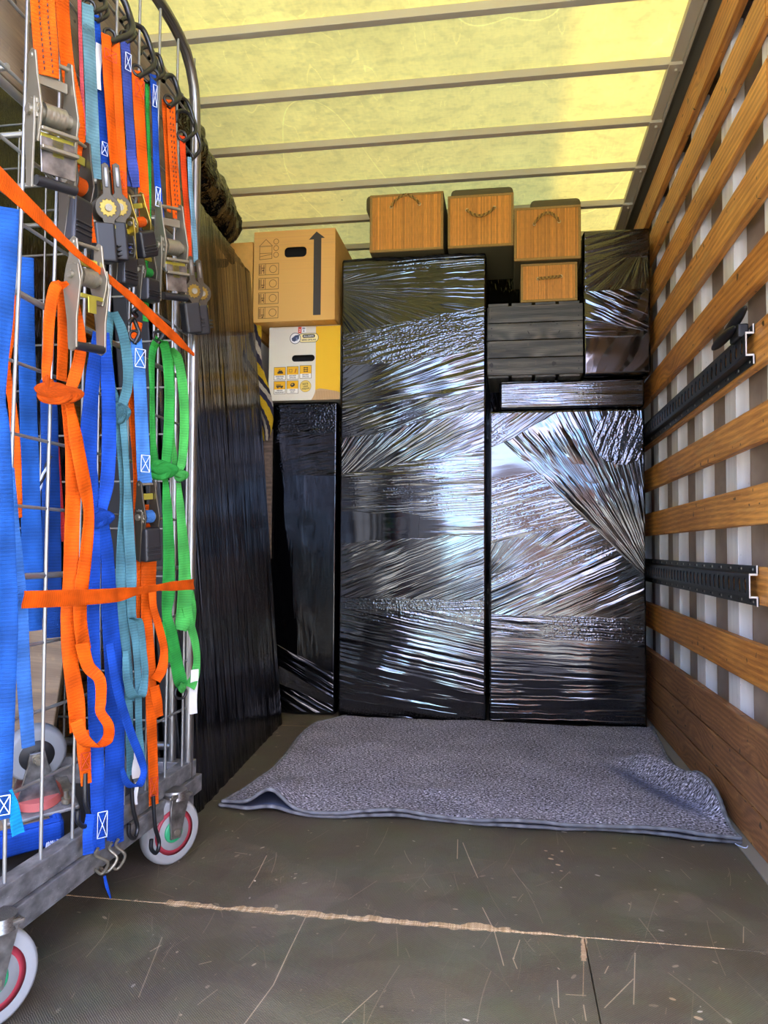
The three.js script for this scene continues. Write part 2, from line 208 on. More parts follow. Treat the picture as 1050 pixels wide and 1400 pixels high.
// roof: one translucent yellowed sheet on metal cross beams
{
  const roof = struct('ceiling', 'yellowed translucent truck roof on grey cross beams, sunlit along its right edge');
  const map = colorTex(1024, 1024, (u, v) => {
    const x = u * 2.4, y = v * 2.4, n = fbm(x * 5, y * 5, 5), fib = noise(x * 26, y * 150) * 0.5 + noise(x * 130, y * 22) * 0.5, wear = fbm(x * 2.1 + 9, y * 2.1, 3) > 0.25 ? 0.09 * Math.max(0, noise(x * 40, y * 40)) : 0;
    let k = 1 + 0.05 * n + 0.05 * fib + wear; const sc = Math.abs(fbm(x * 1.4 + 40, y * 0.5, 2) - 0.12); if (sc < 0.0035) k *= 1.1;
    const st = noise(x * 31 + 5, y * 34), sh = noise(x * 9, y * 9); if (st > 0.62 && sh > 0.2) k *= 0.55; k *= 1 - 0.05 * smooth(0.0, 0.5, fbm(x * 16 + 70, y * 18, 5)) - 0.05 * Math.max(0, fbm(x * 40, y * 44, 3)); if (Math.abs(noise(x * 16 + 3 * noise(x, y), y * 3 + 60)) < 0.012 && sh > 0.1) k *= 1.07;
    return [240 * k, 222 * k, 124 * k];
  }, [1 / 2.4, 1 / 2.4]);
  const sheet = new THREE.PlaneGeometry(0.56 - XL + 0.04, ZR - ZF, 1, 1).rotateX(Math.PI / 2); sheet.translate((0.56 + XL - 0.04) / 2, HC + 0.003, (ZR + ZF) / 2);
  { const p = sheet.attributes.position, uv = sheet.attributes.uv; for (let i = 0; i < p.count; i++) uv.setXY(i, p.getX(i), p.getZ(i)); }
  part('roof_sheet', sheet, phys(0xffffff, 1, { map, transmission: 0.049, thickness: 0, ior: 1.3, specularIntensity: 0.3, side: THREE.DoubleSide }), roof);
  for (let k = -5; k < 7; k++) { const z = -2.377 - 0.3655 * k; if (z > ZR - 0.05 || z < ZF + 0.05) continue;
    const b = part('roof_beam', bx(XL - 0.02, 0.548, HC - 0.027, HC + 0.001, z, z + 0.03, 0.002), M.aluBeam, roof);
    part('beam_clip', merge([bx(0.535, 0.585, HC - 0.034, HC - 0.022, z - 0.006, z + 0.036, 0.002), bx(0.556, 0.566, HC - 0.042, HC - 0.03, z + 0.004, z + 0.014, 0.002)]), M.aluBeam, b); }
  for (const s of [1, -1]) {                         // edge profile and cant rail on both sides
    const e = (x) => s > 0 ? x : XL + XR - x, lo = (a, b) => [Math.min(e(a), e(b)), Math.max(e(a), e(b))];
    part('edge_profile', merge([bx(...lo(0.54, 0.578), HC - 0.022, HC + 0.006, ZF, ZR, 0.002), bx(...lo(0.5785, 0.586), HC - 0.034, HC + 0.006, ZF, ZR, 0.001)]), M.aluBeam, roof);
    const pts = []; for (let i = 0; i <= 10; i++) { const a = i / 10 * Math.PI / 2; pts.push([0.586 + 0.078 * Math.sin(a), HC + 0.002 - 0.11 * (1 - Math.cos(a))]); }
    const q = pts.map(([x, y]) => [x + 0.004, y + 0.004]).reverse();
    const g = extr([...pts, ...q, ].map(([x, y]) => [e(x), y]), ZR - ZF); g.translate(0, 0, ZF); part('cant_rail', g, M.aluDark, roof);
    part('roof_rim', bx(...lo(0.556, 0.74), HC + 0.006, HC + 0.046, ZF - 0.05, ZR, 0.002), M.aluDark, roof);
  }
  part('rear_header', bx(XL - 0.1, 0.74, HC - 0.09, HC + 0.03, ZR - 0.02, ZR + 0.04, 0.004), M.aluDark, roof);
}
// outside: yard, the hall beside the truck that shades the left of its roof, a dark block added for the film to reflect, and the houses across the street
{
  const ground = struct('ground', 'grey paved yard behind the truck');
  part('asphalt', bx(-60, 60, -1.2, -0.95, -40, 70, 0.01), std(0xffffff, 0.9, { map: colorTex(256, 256, (u, v) => { const k = 132 + 30 * noise(u * 60, v * 60) + 14 * noise(u * 5, v * 5); return [k * 1.06, k, k * 0.87]; }, [0.5, 0.5]) }), ground);
  const hall = struct('wall_hall', 'unseen tall hall standing beside the truck, and a dark block added for the film reflections');
  part('unseen_wall', bx(-11, -4.5, -0.95, 8.88, -32, -3.3, 0.05), std(0x8d8a84, 0.8), hall);
  part('unseen_wall', bx(-20, -2.5, -0.95, 8.2, 11, 19, 0.05), std(0x3d3733, 0.7), hall);  // unseen dark block, added to darken the left of the cabinet film reflections
  const brick = std(0xffffff, 0.85, { map: colorTex(128, 128, (u, v) => { const n = noise(u * 40, v * 40); return [120 + 30 * n, 78 + 20 * n, 62 + 16 * n]; }, [0.4, 0.4]) });
  const tile = std(0x4a3a36, 0.8), pane = std(0x20262c, 0.15), sill = std(0xd8d6d0, 0.6);
  for (let i = 0; i < 4; i++) {
    const x = -20 + i * 11.5, z = 34 + (i % 2) * 2, h = 2.6 + (i % 3) * 0.4, o = thing('house', ['brick house with a dark roof across the yard, farthest left', 'brick house with a low roof second across the yard', 'brick house third across the yard', 'brick house last across the yard'][i], 'house', [x, -0.95, z], 'houses across the yard');
    part('wall', bx(x - 4.5, x + 4.5, -0.95, h, z, z + 7, 0.02), brick, o);
    const rf = extr([[z - 0.4, h], [z + 3.5, h + 1.9], [z + 7.4, h]], 9.6); rf.rotateY(-Math.PI / 2); rf.translate(x + 4.8, 0, 0); part('roof', rf, tile, o);
    for (let k = 0; k < 4; k++) { const wx = x - 3.4 + k * 2.1; const f = part('window', bx(wx, wx + 1.2, 0.3, 1.7, z - 0.05, z + 0.05, 0.01), sill, o); part('pane', bx(wx + 0.1, wx + 1.1, 0.4, 1.6, z - 0.07, z - 0.04, 0.005), pane, f); }
  }
}
// ------------------------------------------------------------------ black film-wrapped furniture
function wrapped(x0, x1, y0, y1, z0, z1, mat, seed) {  // box under tight film: slightly uneven sides, front face uv 0..1
  const W = x1 - x0, H = y1 - y0, D = z1 - z0, R = 0.012, list = [];
  const P = (x, y, z, n) => { const cx = clamp(x, R, W - R), cy = clamp(y, R, H - R), cz = clamp(z, R, D - R); const d = V(x - cx, y - cy, z - cz); if (d.lengthSq() < 1e-12) d.copy(n); d.normalize(); n.copy(d); const k = 0.0016 * noise(x * 14 + seed, y * 14 + z * 9) ; return V(cx, cy, cz).addScaledVector(d, R + k); };
  const face = (o, du, dv, nu, nv, nrm, uvf) => { const pos = [], nor = [], uv = [], idx = [];
    for (let j = 0; j <= nv; j++) for (let i = 0; i <= nu; i++) { const q = o.clone().addScaledVector(du, i / nu).addScaledVector(dv, j / nv), n = nrm.clone(), p = P(q.x, q.y, q.z, n); pos.push(p.x, p.y, p.z); nor.push(n.x, n.y, n.z); uv.push(...uvf(i / nu, j / nv)); }
    for (let j = 0; j < nv; j++) for (let i = 0; i < nu; i++) { const a = j * (nu + 1) + i, b = a + 1, c = a + nu + 1, d = c + 1; idx.push(a, b, d, a, d, c); }
    const g = new THREE.BufferGeometry(); g.setAttribute('position', new THREE.Float32BufferAttribute(pos, 3)); g.setAttribute('normal', new THREE.Float32BufferAttribute(nor, 3)); g.setAttribute('uv', new THREE.Float32BufferAttribute(uv, 2)); g.setIndex(idx); list.push(g); };
  const nx = Math.max(12, Math.round(W / 0.012)), ny = Math.max(12, Math.round(H / 0.014)), s = D / W;
  face(V(0, 0, D), V(W, 0, 0), V(0, H, 0), nx, ny, V(0, 0, 1), (u, v) => [u, v]);
  face(V(W, 0, 0), V(-W, 0, 0), V(0, H, 0), 6, 12, V(0, 0, -1), (u, v) => [u, v]);
  face(V(W, 0, D), V(0, 0, -D), V(0, H, 0), 14, ny, V(1, 0, 0), (u, v) => [1 - u * s, v]);
  face(V(0, 0, 0), V(0, 0, D), V(0, H, 0), 14, ny, V(-1, 0, 0), (u, v) => [u * s, v]);
  face(V(0, H, D), V(W, 0, 0), V(0, 0, -D), nx, 12, V(0, 1, 0), (u, v) => [u, 1 - v * 0.3]);
  face(V(0, 0, 0), V(W, 0, 0), V(0, 0, D), nx, 6, V(0, -1, 0), (u, v) => [u, v * 0.3]);
  return mergeGeometries(list).translate(x0, y0, z0);
}
function filmStrip(pts, w, mat, parent, name = 'film_edge', n = V(0, 0, 1)) {   // a gathered rope of film lying on a face
  const g = tube(pts, w, Math.max(16, pts.length * 8), 5), p = g.attributes.position; for (let i = 0; i < p.count; i++) { const k = noise(p.getX(i) * 90, p.getY(i) * 90) * w * 0.9; p.setXYZ(i, p.getX(i) + k, p.getY(i) + k * 0.6, p.getZ(i) + k * 0.5); }
  g.computeVertexNormals(); return part(name, g, mat, parent);
}
const line = (x) => (a, b) => mix(a, b, x);
const FL = {};
// tall cabinet: layers of film from top (v = 0) to bottom
const tallTex = filmHeight(0.653, 2.063, 900, 3, (u, v) => {
  const L = (a, b) => v > mix(a, b, u);
  if (L(0.925, 0.94)) return { id: 11, a: -7, F: 46, G: 0.9, amp: 0.8, wave: 1.3 };
  if (L(0.765, 0.772)) return { id: 10, a: -11, F: 50, G: 0.9, amp: 0.85, crk: v < mix(0.79, 0.8, u) ? 0.5 : 0, wave: 1.3 };
  if (L(0.742, 0.745)) return { id: 9, a: 3, F: 90, amp: 0.6, crk: 1.1 };
  if (L(0.625, 0.605)) return { id: 8, a: 22, F: 85, G: 1.5, amp: 0.75 };
  if (L(0.553, 0.569)) return { id: 7, a: 1, F: 40, G: 0.8, amp: u > 0.55 ? 0.55 : 0.14, wave: 0.7 };
  if (L(0.475, 0.425)) return { id: 6, a: 3, F: 62, G: 1.4, amp: 1.1, crk: 0.12 };
  if (L(0.40, 0.34)) return { id: 5, fan: [-0.25, 0.56], R: 0.5, F: 80, G: 1.6, amp: 1 };
  if (L(0.33, 0.30)) return { id: 4, a: 19, F: 70, G: 1.8, amp: 1.15, crk: 0.15 };
  if (L(0.24, 0.215)) return { id: 3, fan: [-0.35, 0.35], R: 0.5, F: 60, G: 1.2, amp: 0.9 };
  if (L(0.17, 0.115)) return { id: 2, a: 13, F: 70, G: 6, amp: 0.7, crk: 1.1 };
  if (L(0.035, 0.03)) return { id: 1, fan: [-0.15, 0.06], R: 0.45, F: 62, G: 1.2, amp: 0.9 };
  return { id: 0, a: 2, F: 90, G: 2, amp: 0.9, crk: 0.6 };
});
{
  const m = filmMat(tallTex, 0.0022), o = thing('wrapped_cabinet', 'tall cabinet wrapped in shiny black stretch film, tallest of the wrapped pieces', 'cabinet', [-0.425, 0, -3.7]);
  part('film_wrap', wrapped(-0.75, -0.0975, 0.004, 2.06, -4.0, -3.45, m, 1), m, o);
  FL.rope = filmMat(heightTex(256, 256, (u, v) => Math.abs(fbm(u * 34, v * 34, 4))), 0.0035, { ior: 1.5, roughness: 0.16 });
  filmStrip([V(-0.74, 2.052, -3.452), V(-0.6, 2.056, -3.45), V(-0.4, 2.05, -3.45), V(-0.24, 2.054, -3.45), V(-0.105, 2.05, -3.452)], 0.006, FL.rope, o);
}
// low cabinet on the right: fans of creases round one patch of smooth film
const lowTex = filmHeight(0.658, 1.356, 900, 8, (u, v) => {
  const L = (a, b) => v > mix(a, b, u);
  if (L(0.72, 0.735)) return { id: 9, a: L(0.85, 0.86) ? 0.5 : -2, F: 38, G: 0.7, amp: 0.95, wave: 1.2 };
  if (L(0.655, 0.66)) return { id: 8, a: -3, F: 90, G: 3, amp: 0.8, crk: u > 0.35 ? 1 : 0.35 };
  const inFan = v < 0.104 + (u - 0.1) * 0.478 && v < 0.54 + 0.02 * u;
  if (v < 0.125 - 0.255 * u) return { id: 0, a: 36, F: 66, G: 1.6, amp: 1, crk: u < 0.12 ? 0.8 : 0 };
  if (Math.hypot((u - 0.85) * 0.48, v - 0.095) < 0.085) return { id: 2, a: 70, F: 60, G: 6, amp: 0.7, crk: 1.0 };
  if (inFan && u > 0.02) return { id: 1, fan: [1.06, 0.56], R: 0.5, F: 56, G: 1.3, amp: 1.25 };
  if (v < 0.215 - 0.05 * u) return { id: 3, a: 8, F: 20, amp: 0.06, wave: 0.8 };
  if (L(0.31, 0.2)) { if (L(0.53, 0.4)) return { id: 6, a: 25, F: 52, G: 0.9, amp: 1.15, crk: L(0.56, 0.44) ? 0 : 0.6 }; return L(0.43, 0.32) ? { id: 5, fan: [-0.12, 0.58], R: 0.4, F: 70, G: 1.4, amp: 1, crk: 0.2 } : { id: 4, a: 15, F: 60, G: 4, amp: 0.7, crk: 0.6 }; }
  return { id: 4, a: 16, F: 64, G: 3, amp: 0.6, crk: 0.4 };
});
{
  const m = filmMat(lowTex, 0.0022), o = thing('wrapped_cabinet', 'low wide cabinet wrapped in black film with fanned creases, against the plank wall', 'cabinet', [0.242, 0, -3.7]);
  part('film_wrap', wrapped(-0.087, 0.571, 0.004, 1.358, -3.98, -3.46, m, 5), m, o);
}
const blkTex = filmHeight(0.32, 1.43, 800, 12, (u, v) => v < 0.1 ? { id: 1, a: 4, F: 60, G: 5, amp: 0.6, crk: 1.2 } : v < 0.24 ? { id: 2, a: 10, F: 45, G: 3, amp: 0.5, crk: 0.35 } : v > 0.82 + 0.1 * (u - 0.5) ? { id: 3, a: -28, F: 60, G: 1, amp: 1 } : { id: 4, a: 88, F: 14, G: 0.6, amp: 0.35, wave: 0.5 });
{
  const m = filmMat(blkTex, 0.003, { ior: 1.5 }), o = thing('wrapped_cabinet', 'narrow black wrapped cabinet under the white and yellow box', 'cabinet', [-0.92, 0, -3.7]);
  part('film_wrap', wrapped(-1.085, -0.772, 0.004, 1.424, -3.95, -3.5, m, 9), m, o);
  const sh = gridGeo(10, 8, (u, v) => [-1.03 + 0.257 * u, 0.02 + (0.2 - 0.14 * u) * (1 - v) + 0.03 * v + 0.09 * (1 - u) * v, -3.488 + 0.008 * noise(u * 5, v * 5)]);
  part('film_flap', sh, FL.rope, o);
}
const slabTex = filmHeight(0.614, 0.126, 1200, 15, (u, v) => ({ id: 1, a: 1 - 2 * v, F: 80, G: 1, amp: 0.9, crk: 0.25 }));
{
  const m = filmMat(slabTex, 0.0022), o = thing('wrapped_slab', 'thin flat piece in black film lying on the low wide cabinet', 'wrapped panel', [0.26, 1.362, -3.7]);
  part('film_wrap', wrapped(-0.042, 0.57, 1.362, 1.486, -3.92, -3.45, m, 3), m, o);
}
const topTex = filmHeight(0.278, 0.632, 1300, 19, (u, v) => v < 0.2 ? { id: 1, a: 12, F: 60, G: 3, amp: 0.7, crk: 0.3 } : v < 0.42 ? { id: 2, fan: [0.9, 0.12], R: 0.25, F: 60, G: 3, amp: 0.8, crk: 0.5, wave: 1.2 } : v < 0.6 + 0.12 * u ? { id: 3, a: -27, F: 50, G: 1.6, amp: 0.9, wave: 1.2 } : v < 0.74 ? { id: 4, a: -4, F: 40, G: 1.5, amp: u < 0.5 ? 0.9 : 0.15, wave: 1.3 } : { id: 5, a: 60, F: 8, G: 2, amp: 0.25, wave: 1.8 });
{
  const m = filmMat(topTex, 0.0022), o = thing('wrapped_box', 'upright box in loose black film standing high beside the wall slats', 'wrapped box', [0.45, 1.49, -3.6]);
  part('film_wrap', wrapped(0.311, 0.589, 1.489, 2.112, -3.8, -3.4, m, 6), m, o);
}
{
  const o = thing('wrapped_slab', 'tall black wrapped piece added to darken the gap behind crate and bamboo boxes', 'wrapped panel', [0.15, 0, -4.25]);  // black filler added so the gap reads dark over the pale front wall
  part('film_wrap', wrapped(-0.2, 0.58, 0.004, 2.33, -4.4, -4.1, FL.rope, 31), FL.rope, o);
}
// ------------------------------------------------------------------ the leaning stack under see-through film on the left
{
  const lean = (u, v) => { const z = -2.08 - 1.24 * u - 0.07 * u * v, y = 2.06 * v; return [-0.862 - 0.1 * u - 0.2 * v - (v > 0.97 ? (v - 0.97) * 2.5 : 0), y, z]; };
  const alpha = colorTex(512, 1024, (u, v) => { const st = noise(u * 60 + 0.6 * noise(u * 5, v * 3), v * 1.5), s2 = noise(u * 150, v * 3), up = smooth(0.62, 0.86, v) * smooth(0.5, 0.75, u); const a = mix(1, 0.74, up) + (0.55 * st + 0.35 * s2) * up; const k = 255 * clamp(a, 0.35, 1); return [k, k, k]; });
  const bump = heightTex(1024, 1024, (u, v) => { const s = u + 0.04 * (1 - v) * u + 0.012 * noise(u * 4, v * 5); const r = 1 - Math.abs(noise(s * 46, v * 2)) * 2.2, r2 = 1 - Math.abs(noise(s * 120, v * 4)) * 2.2; return 0.5 * Math.pow(Math.max(0, r), 2) + 0.3 * Math.pow(Math.max(0, r2), 3) + 0.5 * fbm(u * 4, v * 3, 2) + (v > 0.5 && v < 0.53 ? 0.2 * noise(u * 90, v * 90) : 0); });
  const film = phys(0x040405, 0.17, { ior: 1.45, alphaMap: alpha, transparent: true, bumpMap: bump, bumpScale: 0.005, side: THREE.DoubleSide }); alpha.colorSpace = THREE.NoColorSpace;
  const o = thing('wrapped_stack', 'leaning stack of flat pieces under long black film with vertical creases', 'wrapped stack', [-1.0, 0, -2.7]);
  part('film_sheet', gridGeo(90, 60, (u, v) => { const p = lean(u, v); const k = 0.009 * noise(u * 26 + v * 1.5, v * 2.2) + 0.004 * noise(u * 70, v * 4); p[0] += k; return p; }), film, o);
  const solid = std(0x0b0b0d, 0.4);
  for (let i = 0; i < 3; i++) { const g = bx(0, 0.05, 0.002, 2.0 - i * 0.05, -2.86 + i * 0.03, -2.1, 0.006); const p = g.attributes.position; for (let k = 0; k < p.count; k++) { const v = p.getY(k) / 2.06, u = (-2.08 - p.getZ(k)) / 1.24; p.setX(k, p.getX(k) - 0.93 - 0.06 * i - 0.1 * u - 0.2 * v); } part('flat_board', g, solid, o); }
  const low = bx(0, 0.16, 0.002, 1.3, -3.34, -2.87, 0.006), lp = low.attributes.position; for (let k = 0; k < lp.count; k++) lp.setX(k, lp.getX(k) - 1.06 - 0.1 * ((-2.08 - lp.getZ(k)) / 1.24) - 0.2 * lp.getY(k) / 2.06 - 0.02); part('flat_board', low, solid, o);
  const top = part('film_gather', tube([0, 0.2, 0.4, 0.6, 0.8, 1].map((u) => V(...lean(u, 0.995)).add(V(-0.02, 0.004 * Math.sin(u * 9), 0))), 0.012, 40, 6), FL.rope, o);
  // chest behind it that carries the cartons
  const c = thing('wrapped_chest', 'black wrapped chest almost hidden behind the leaning film stack', 'wrapped box', [-1.33, 0, -3.7]);
  part('film_wrap', wrapped(-1.56, -1.165, 0.004, 1.395, -3.95, -3.47, FL.rope, 11), FL.rope, c);
  // roll on top
  const R = thing('wrapped_roll', 'lumpy roll in crinkled black film lying on top of the leaning stack', 'roll', [-1.28, 2.1, -3.0]);
  const path = new THREE.CatmullRomCurve3([V(-1.2, 2.285, -2.52), V(-1.215, 2.265, -2.75), V(-1.235, 2.23, -3.0), V(-1.26, 2.19, -3.3)]);
  const rg = new THREE.TubeGeometry(path, 60, 0.085, 28, false), rp = rg.attributes.position; for (let i = 0; i < rp.count; i++) { const p = V().fromBufferAttribute(rp, i), n = V().fromBufferAttribute(rg.attributes.normal, i); p.addScaledVector(n, 0.03 * noise(p.z * 9, p.y * 9) + 0.014 * noise(p.z * 30, p.y * 34 + p.x * 20)); rp.setXYZ(i, p.x, p.y, p.z); } rg.computeVertexNormals();
  part('film_roll', rg, FL.rope, R);
  const cap = new THREE.SphereGeometry(0.088, 24, 16), cp = cap.attributes.position; for (let i = 0; i < cp.count; i++) { const p = V().fromBufferAttribute(cp, i); p.multiplyScalar(1 + 0.25 * noise(p.x * 40 + 3, p.y * 40 + p.z * 30)); cp.setXYZ(i, p.x, p.y, p.z * 0.5); } cap.computeVertexNormals(); part('film_end', cap.translate(-1.262, 2.188, -3.31), FL.rope, R);
  part('film_end', cap.clone().translate(0.06, 0.095, 0.79), FL.rope, R);
}
// ------------------------------------------------------------------ cartons
function carton(o, x0, x1, y0, y1, z0, z1, front, side, hole, depthHole = 0.004) {
  const W = x1 - x0, H = y1 - y0, s = new THREE.Shape([V(0, 0, 0), V(W, 0, 0), V(W, H, 0), V(0, H, 0)].map((p) => new THREE.Vector2(p.x, p.y)));
  const [hx, hy, hw, hh, hr] = hole, h = new THREE.Path(); h.moveTo(hx + hr, hy); h.lineTo(hx + hw - hr, hy); h.absarc(hx + hw - hr, hy + hr, hr, -Math.PI / 2, 0); h.lineTo(hx + hw, hy + hh - hr); h.absarc(hx + hw - hr, hy + hh - hr, hr, 0, Math.PI / 2); h.lineTo(hx + hr, hy + hh); h.absarc(hx + hr, hy + hh - hr, hr, Math.PI / 2, Math.PI); h.lineTo(hx, hy + hr); h.absarc(hx + hr, hy + hr, hr, Math.PI, Math.PI * 1.5); s.holes.push(h);
  const g = new THREE.ExtrudeGeometry(s, { depth: depthHole, bevelEnabled: false, curveSegments: 6 }), uv = g.attributes.uv, p = g.attributes.position; for (let i = 0; i < uv.count; i++) uv.setXY(i, p.getX(i) / W, p.getY(i) / H);
  part('front_panel', g.translate(x0, y0, z1 - depthHole), front, o);
  part('hole_shade', bx(x0 + 0.02, x1 - 0.02, y0 + 0.02, y1 - 0.02, z1 - 0.05, z1 - 0.04, 0.002), std(0x14110d, 0.9), o);  // near-black board behind the hand hole, standing in for the shade inside
  const t = 0.005; part('box_body', merge([bx(x0, x0 + t, y0, y1, z0, z1 - depthHole, 0.001), bx(x1 - t, x1, y0, y1, z0, z1 - depthHole, 0.001), bx(x0, x1, y0, y1, z0, z0 + t, 0.001), bx(x0, x1, y0, y0 + t, z0, z1 - depthHole - 0.0005, 0.001)]), side, o);
  const f = (x0 + x1) / 2, zm = (z0 + z1) / 2;
  part('flap', bx(x0 + 0.001, x1 - 0.001, y1 - 0.002, y1 + 0.003, zm + 0.002, z1 - 0.002, 0.001), side, o); part('flap', bx(x0 + 0.001, x1 - 0.001, y1 - 0.002, y1 + 0.003, z0 + 0.002, zm - 0.002, 0.001), side, o);
}
const board = (r, g, b) => std(0xffffff, 0.75, { map: colorTex(256, 256, (u, v) => { const n = 1 + 0.05 * fbm(u * 5, v * 5, 3) + 0.03 * noise(u * 3, v * 120); return [r * n, g * n, b * n]; }, [2, 2]) });
M.card = board(226, 170, 84);
{
  const front = canvasTex(700, 760, (g, w, h) => {
    g.fillStyle = '#e0aa58'; g.fillRect(0, 0, w, h);
    for (let i = 0; i < 300; i++) { g.globalAlpha = 0.03; g.fillStyle = i % 2 ? '#8f6a3c' : '#d0a76c'; g.fillRect(0, Math.abs(noise(i * 0.7, 1)) * 1.6 * h, w, 3); } g.globalAlpha = 1;
    const X = (x) => x / 590 * w, Y = (y) => (y - 135) / 615 * h;      // measured on the printed face
    g.strokeStyle = '#6b4a22'; g.lineWidth = 4; g.fillStyle = '#3d3833';
    g.beginPath(); [[490, 203], [545, 150], [606, 196], [580, 196], [580, 716], [526, 716], [526, 203]].forEach(([x, y], i) => i ? g.lineTo(X(x - 90), Y(y)) : g.moveTo(X(x - 90), Y(y))); g.fill();
    const L = (...p) => { g.beginPath(); p.forEach(([x, y], i) => i ? g.lineTo(X(x - 90), Y(y)) : g.moveTo(X(x - 90), Y(y))); g.stroke(); }, C = (x, y, r) => { g.beginPath(); g.arc(X(x - 90), Y(y), r * w / 590, 0, 6.3); g.stroke(); };
    L([128, 232], [178, 185], [226, 232]); L([130, 232], [224, 232]); L([132, 236], [132, 322], [222, 318], [222, 236]); L([132, 280], [222, 280]); L([132, 302], [222, 288]);
    C(252, 203, 18); C(252, 248, 18); C(252, 294, 18);
    for (let i = 0; i < 4; i++) { const y = 352 + i * 99; L([128, y], [272, y], [272, y + 76], [128, y + 76], [128, y]); L([176, y], [176, y + 76]); C(232, y + 38, 26); g.fillStyle = '#6b4a22'; for (const [a, b, c, d] of [[132, y + 8, 6, 62], [144, y + 6, 4, 64], [162, y + 8, 5, 60], [148, [26, 44, 34, 50][i] + y, 22, 6], [152, [40, 58, 46, 62][i] + y, 12, 10]]) g.fillRect(X(a - 90), Y(b), c * w / 590, d * h / 615); }
  });
  const o = thing('moving_box', 'brown moving box with a printed up arrow, on the white and yellow box', 'box', [-0.96, 1.772, -3.6]);
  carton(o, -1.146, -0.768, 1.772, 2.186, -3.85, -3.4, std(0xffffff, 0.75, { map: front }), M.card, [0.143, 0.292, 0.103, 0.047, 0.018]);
  part('tape', bx(-1.05, -0.87, 1.7705, 1.7725, -3.45, -3.41, 0.0004), M.card, o);
}
{
  const S = 1010 / 980, front = canvasTex(980, 980, (g, w, h) => {     // measured on the printed face, 980 units wide
    g.fillStyle = '#e2d9be'; g.fillRect(0, 0, w, h);
    g.fillStyle = '#f2bc00'; g.beginPath(); g.moveTo(645, 0); g.lineTo(980, 0); g.lineTo(980, 890); g.quadraticCurveTo(820, 850, 645, 850); g.fill();
    g.fillStyle = '#c39c66'; g.beginPath(); g.moveTo(590, 980); g.quadraticCurveTo(640, 910, 645, 850); g.lineTo(700, 830); g.quadraticCurveTo(850, 845, 980, 888); g.lineTo(980, 980); g.fill();
    g.strokeStyle = '#9c7848'; g.lineWidth = 3; for (let x = 660; x < 980; x += 14) { g.beginPath(); g.moveTo(x, 862); g.lineTo(x - 4, 980); g.stroke(); }
    g.lineWidth = 7; g.strokeStyle = '#33302a'; g.fillStyle = '#f6e39a'; g.beginPath(); g.roundRect(400, 92, 280, 118, 58); g.fill(); g.stroke();
    g.fillStyle = '#edeae0'; g.beginPath(); g.arc(362, 152, 72, 0, 6.3); g.fill(); g.stroke();
    g.fillStyle = '#3e4a63'; g.beginPath(); g.moveTo(312, 150); g.lineTo(362, 112); g.lineTo(415, 106); g.lineTo(412, 160); g.lineTo(384, 178); g.lineTo(350, 196); g.lineTo(318, 184); g.fill(); g.fillStyle = '#7d8aa3'; g.fillRect(372, 140, 20, 44);
    g.fillStyle = '#2c2a28'; g.beginPath(); g.roundRect(462, 104, 170, 46, 20); g.fill(); g.fillStyle = '#e8e4d6'; g.font = 'bold 36px sans-serif'; g.textAlign = 'center'; g.fillText('ALLSAFE', 546, 140);
    g.fillStyle = '#2c2a28'; g.font = 'bold 30px sans-serif'; g.fillText('MINI-OPSLAG', 548, 188);
    g.fillStyle = '#d9512f'; g.fillRect(400, 0, 46, 86); g.fillStyle = '#f3d9cc'; g.font = 'bold 50px sans-serif'; g.fillText('2', 423, 66); g.fillStyle = '#efece4'; g.fillRect(450, 0, 60, 78); g.fillStyle = '#2a2a28'; g.font = 'bold 34px sans-serif'; g.fillText('B6', 478, 34); g.fillText('8', 478, 70);
    const cells = [[74, 534, 'INBOEDEL', 'OPSLAG'], [252, 528, 'ARCHIEF', 'OPSLAG'], [430, 520, 'MEUBEL', 'OPSLAG'], [74, 722, 'GRATIS', 'TRANSPORT'], [252, 718, 'VEILIG', 'SLOT']];
    cells.forEach(([x, y, a, b], i) => { g.fillStyle = '#efe9d8'; g.fillRect(x, y, 158, 170); g.fillStyle = '#f0b400'; g.fillRect(x, y, 158, 108); g.strokeStyle = '#5c4a20'; g.lineWidth = 5; g.strokeRect(x, y, 158, 170); g.fillStyle = '#3a2c14'; g.font = 'bold 24px sans-serif'; g.fillText(a, x + 79, y + 132); g.fillText(b, x + 79, y + 158);
      g.fillStyle = '#3b301a'; if (i === 0) { g.fillRect(x + 46, y + 62, 78, 24); g.fillRect(x + 60, y + 44, 52, 20); g.fillRect(x + 66, y + 30, 22, 5); } if (i === 1) { g.strokeRect(x + 30, y + 40, 40, 34); g.fillStyle = '#b03a18'; g.beginPath(); g.moveTo(x + 104, y + 86); g.lineTo(x + 122, y + 28); g.lineTo(x + 132, y + 34); g.lineTo(x + 116, y + 86); g.fill(); } if (i === 2) { for (let k = 0; k < 3; k++) g.fillRect(x + 50, y + 22 + k * 26, 62, 10); g.fillRect(x + 56, y + 20, 8, 70); g.fillRect(x + 98, y + 20, 8, 70); } if (i === 3) { g.fillRect(x + 30, y + 44, 66, 10); g.fillRect(x + 30, y + 60, 96, 20); g.beginPath(); g.arc(x + 54, y + 84, 10, 0, 6.3); g.arc(x + 106, y + 84, 10, 0, 6.3); g.fill(); } if (i === 4) { g.beginPath(); g.ellipse(x + 80, y + 56, 32, 26, -0.4, 0, 6.3); g.fill(); g.fillStyle = '#c9a24a'; g.beginPath(); g.ellipse(x + 76, y + 50, 14, 10, -0.4, 0, 6.3); g.fill(); } });
    g.fillStyle = '#e8c65a'; g.strokeStyle = '#b99434'; g.lineWidth = 6; g.beginPath(); g.arc(510, 796, 76, 0, 6.3); g.fill(); g.stroke(); g.fillStyle = '#4a3a16'; g.font = 'bold 28px sans-serif'; g.save(); g.translate(510, 796); g.rotate(-0.1); g.fillText('VASTE', 0, -22); g.fillText('LAGE', 0, 10); g.fillText('PRIJZEN', 0, 42); g.restore();
  });
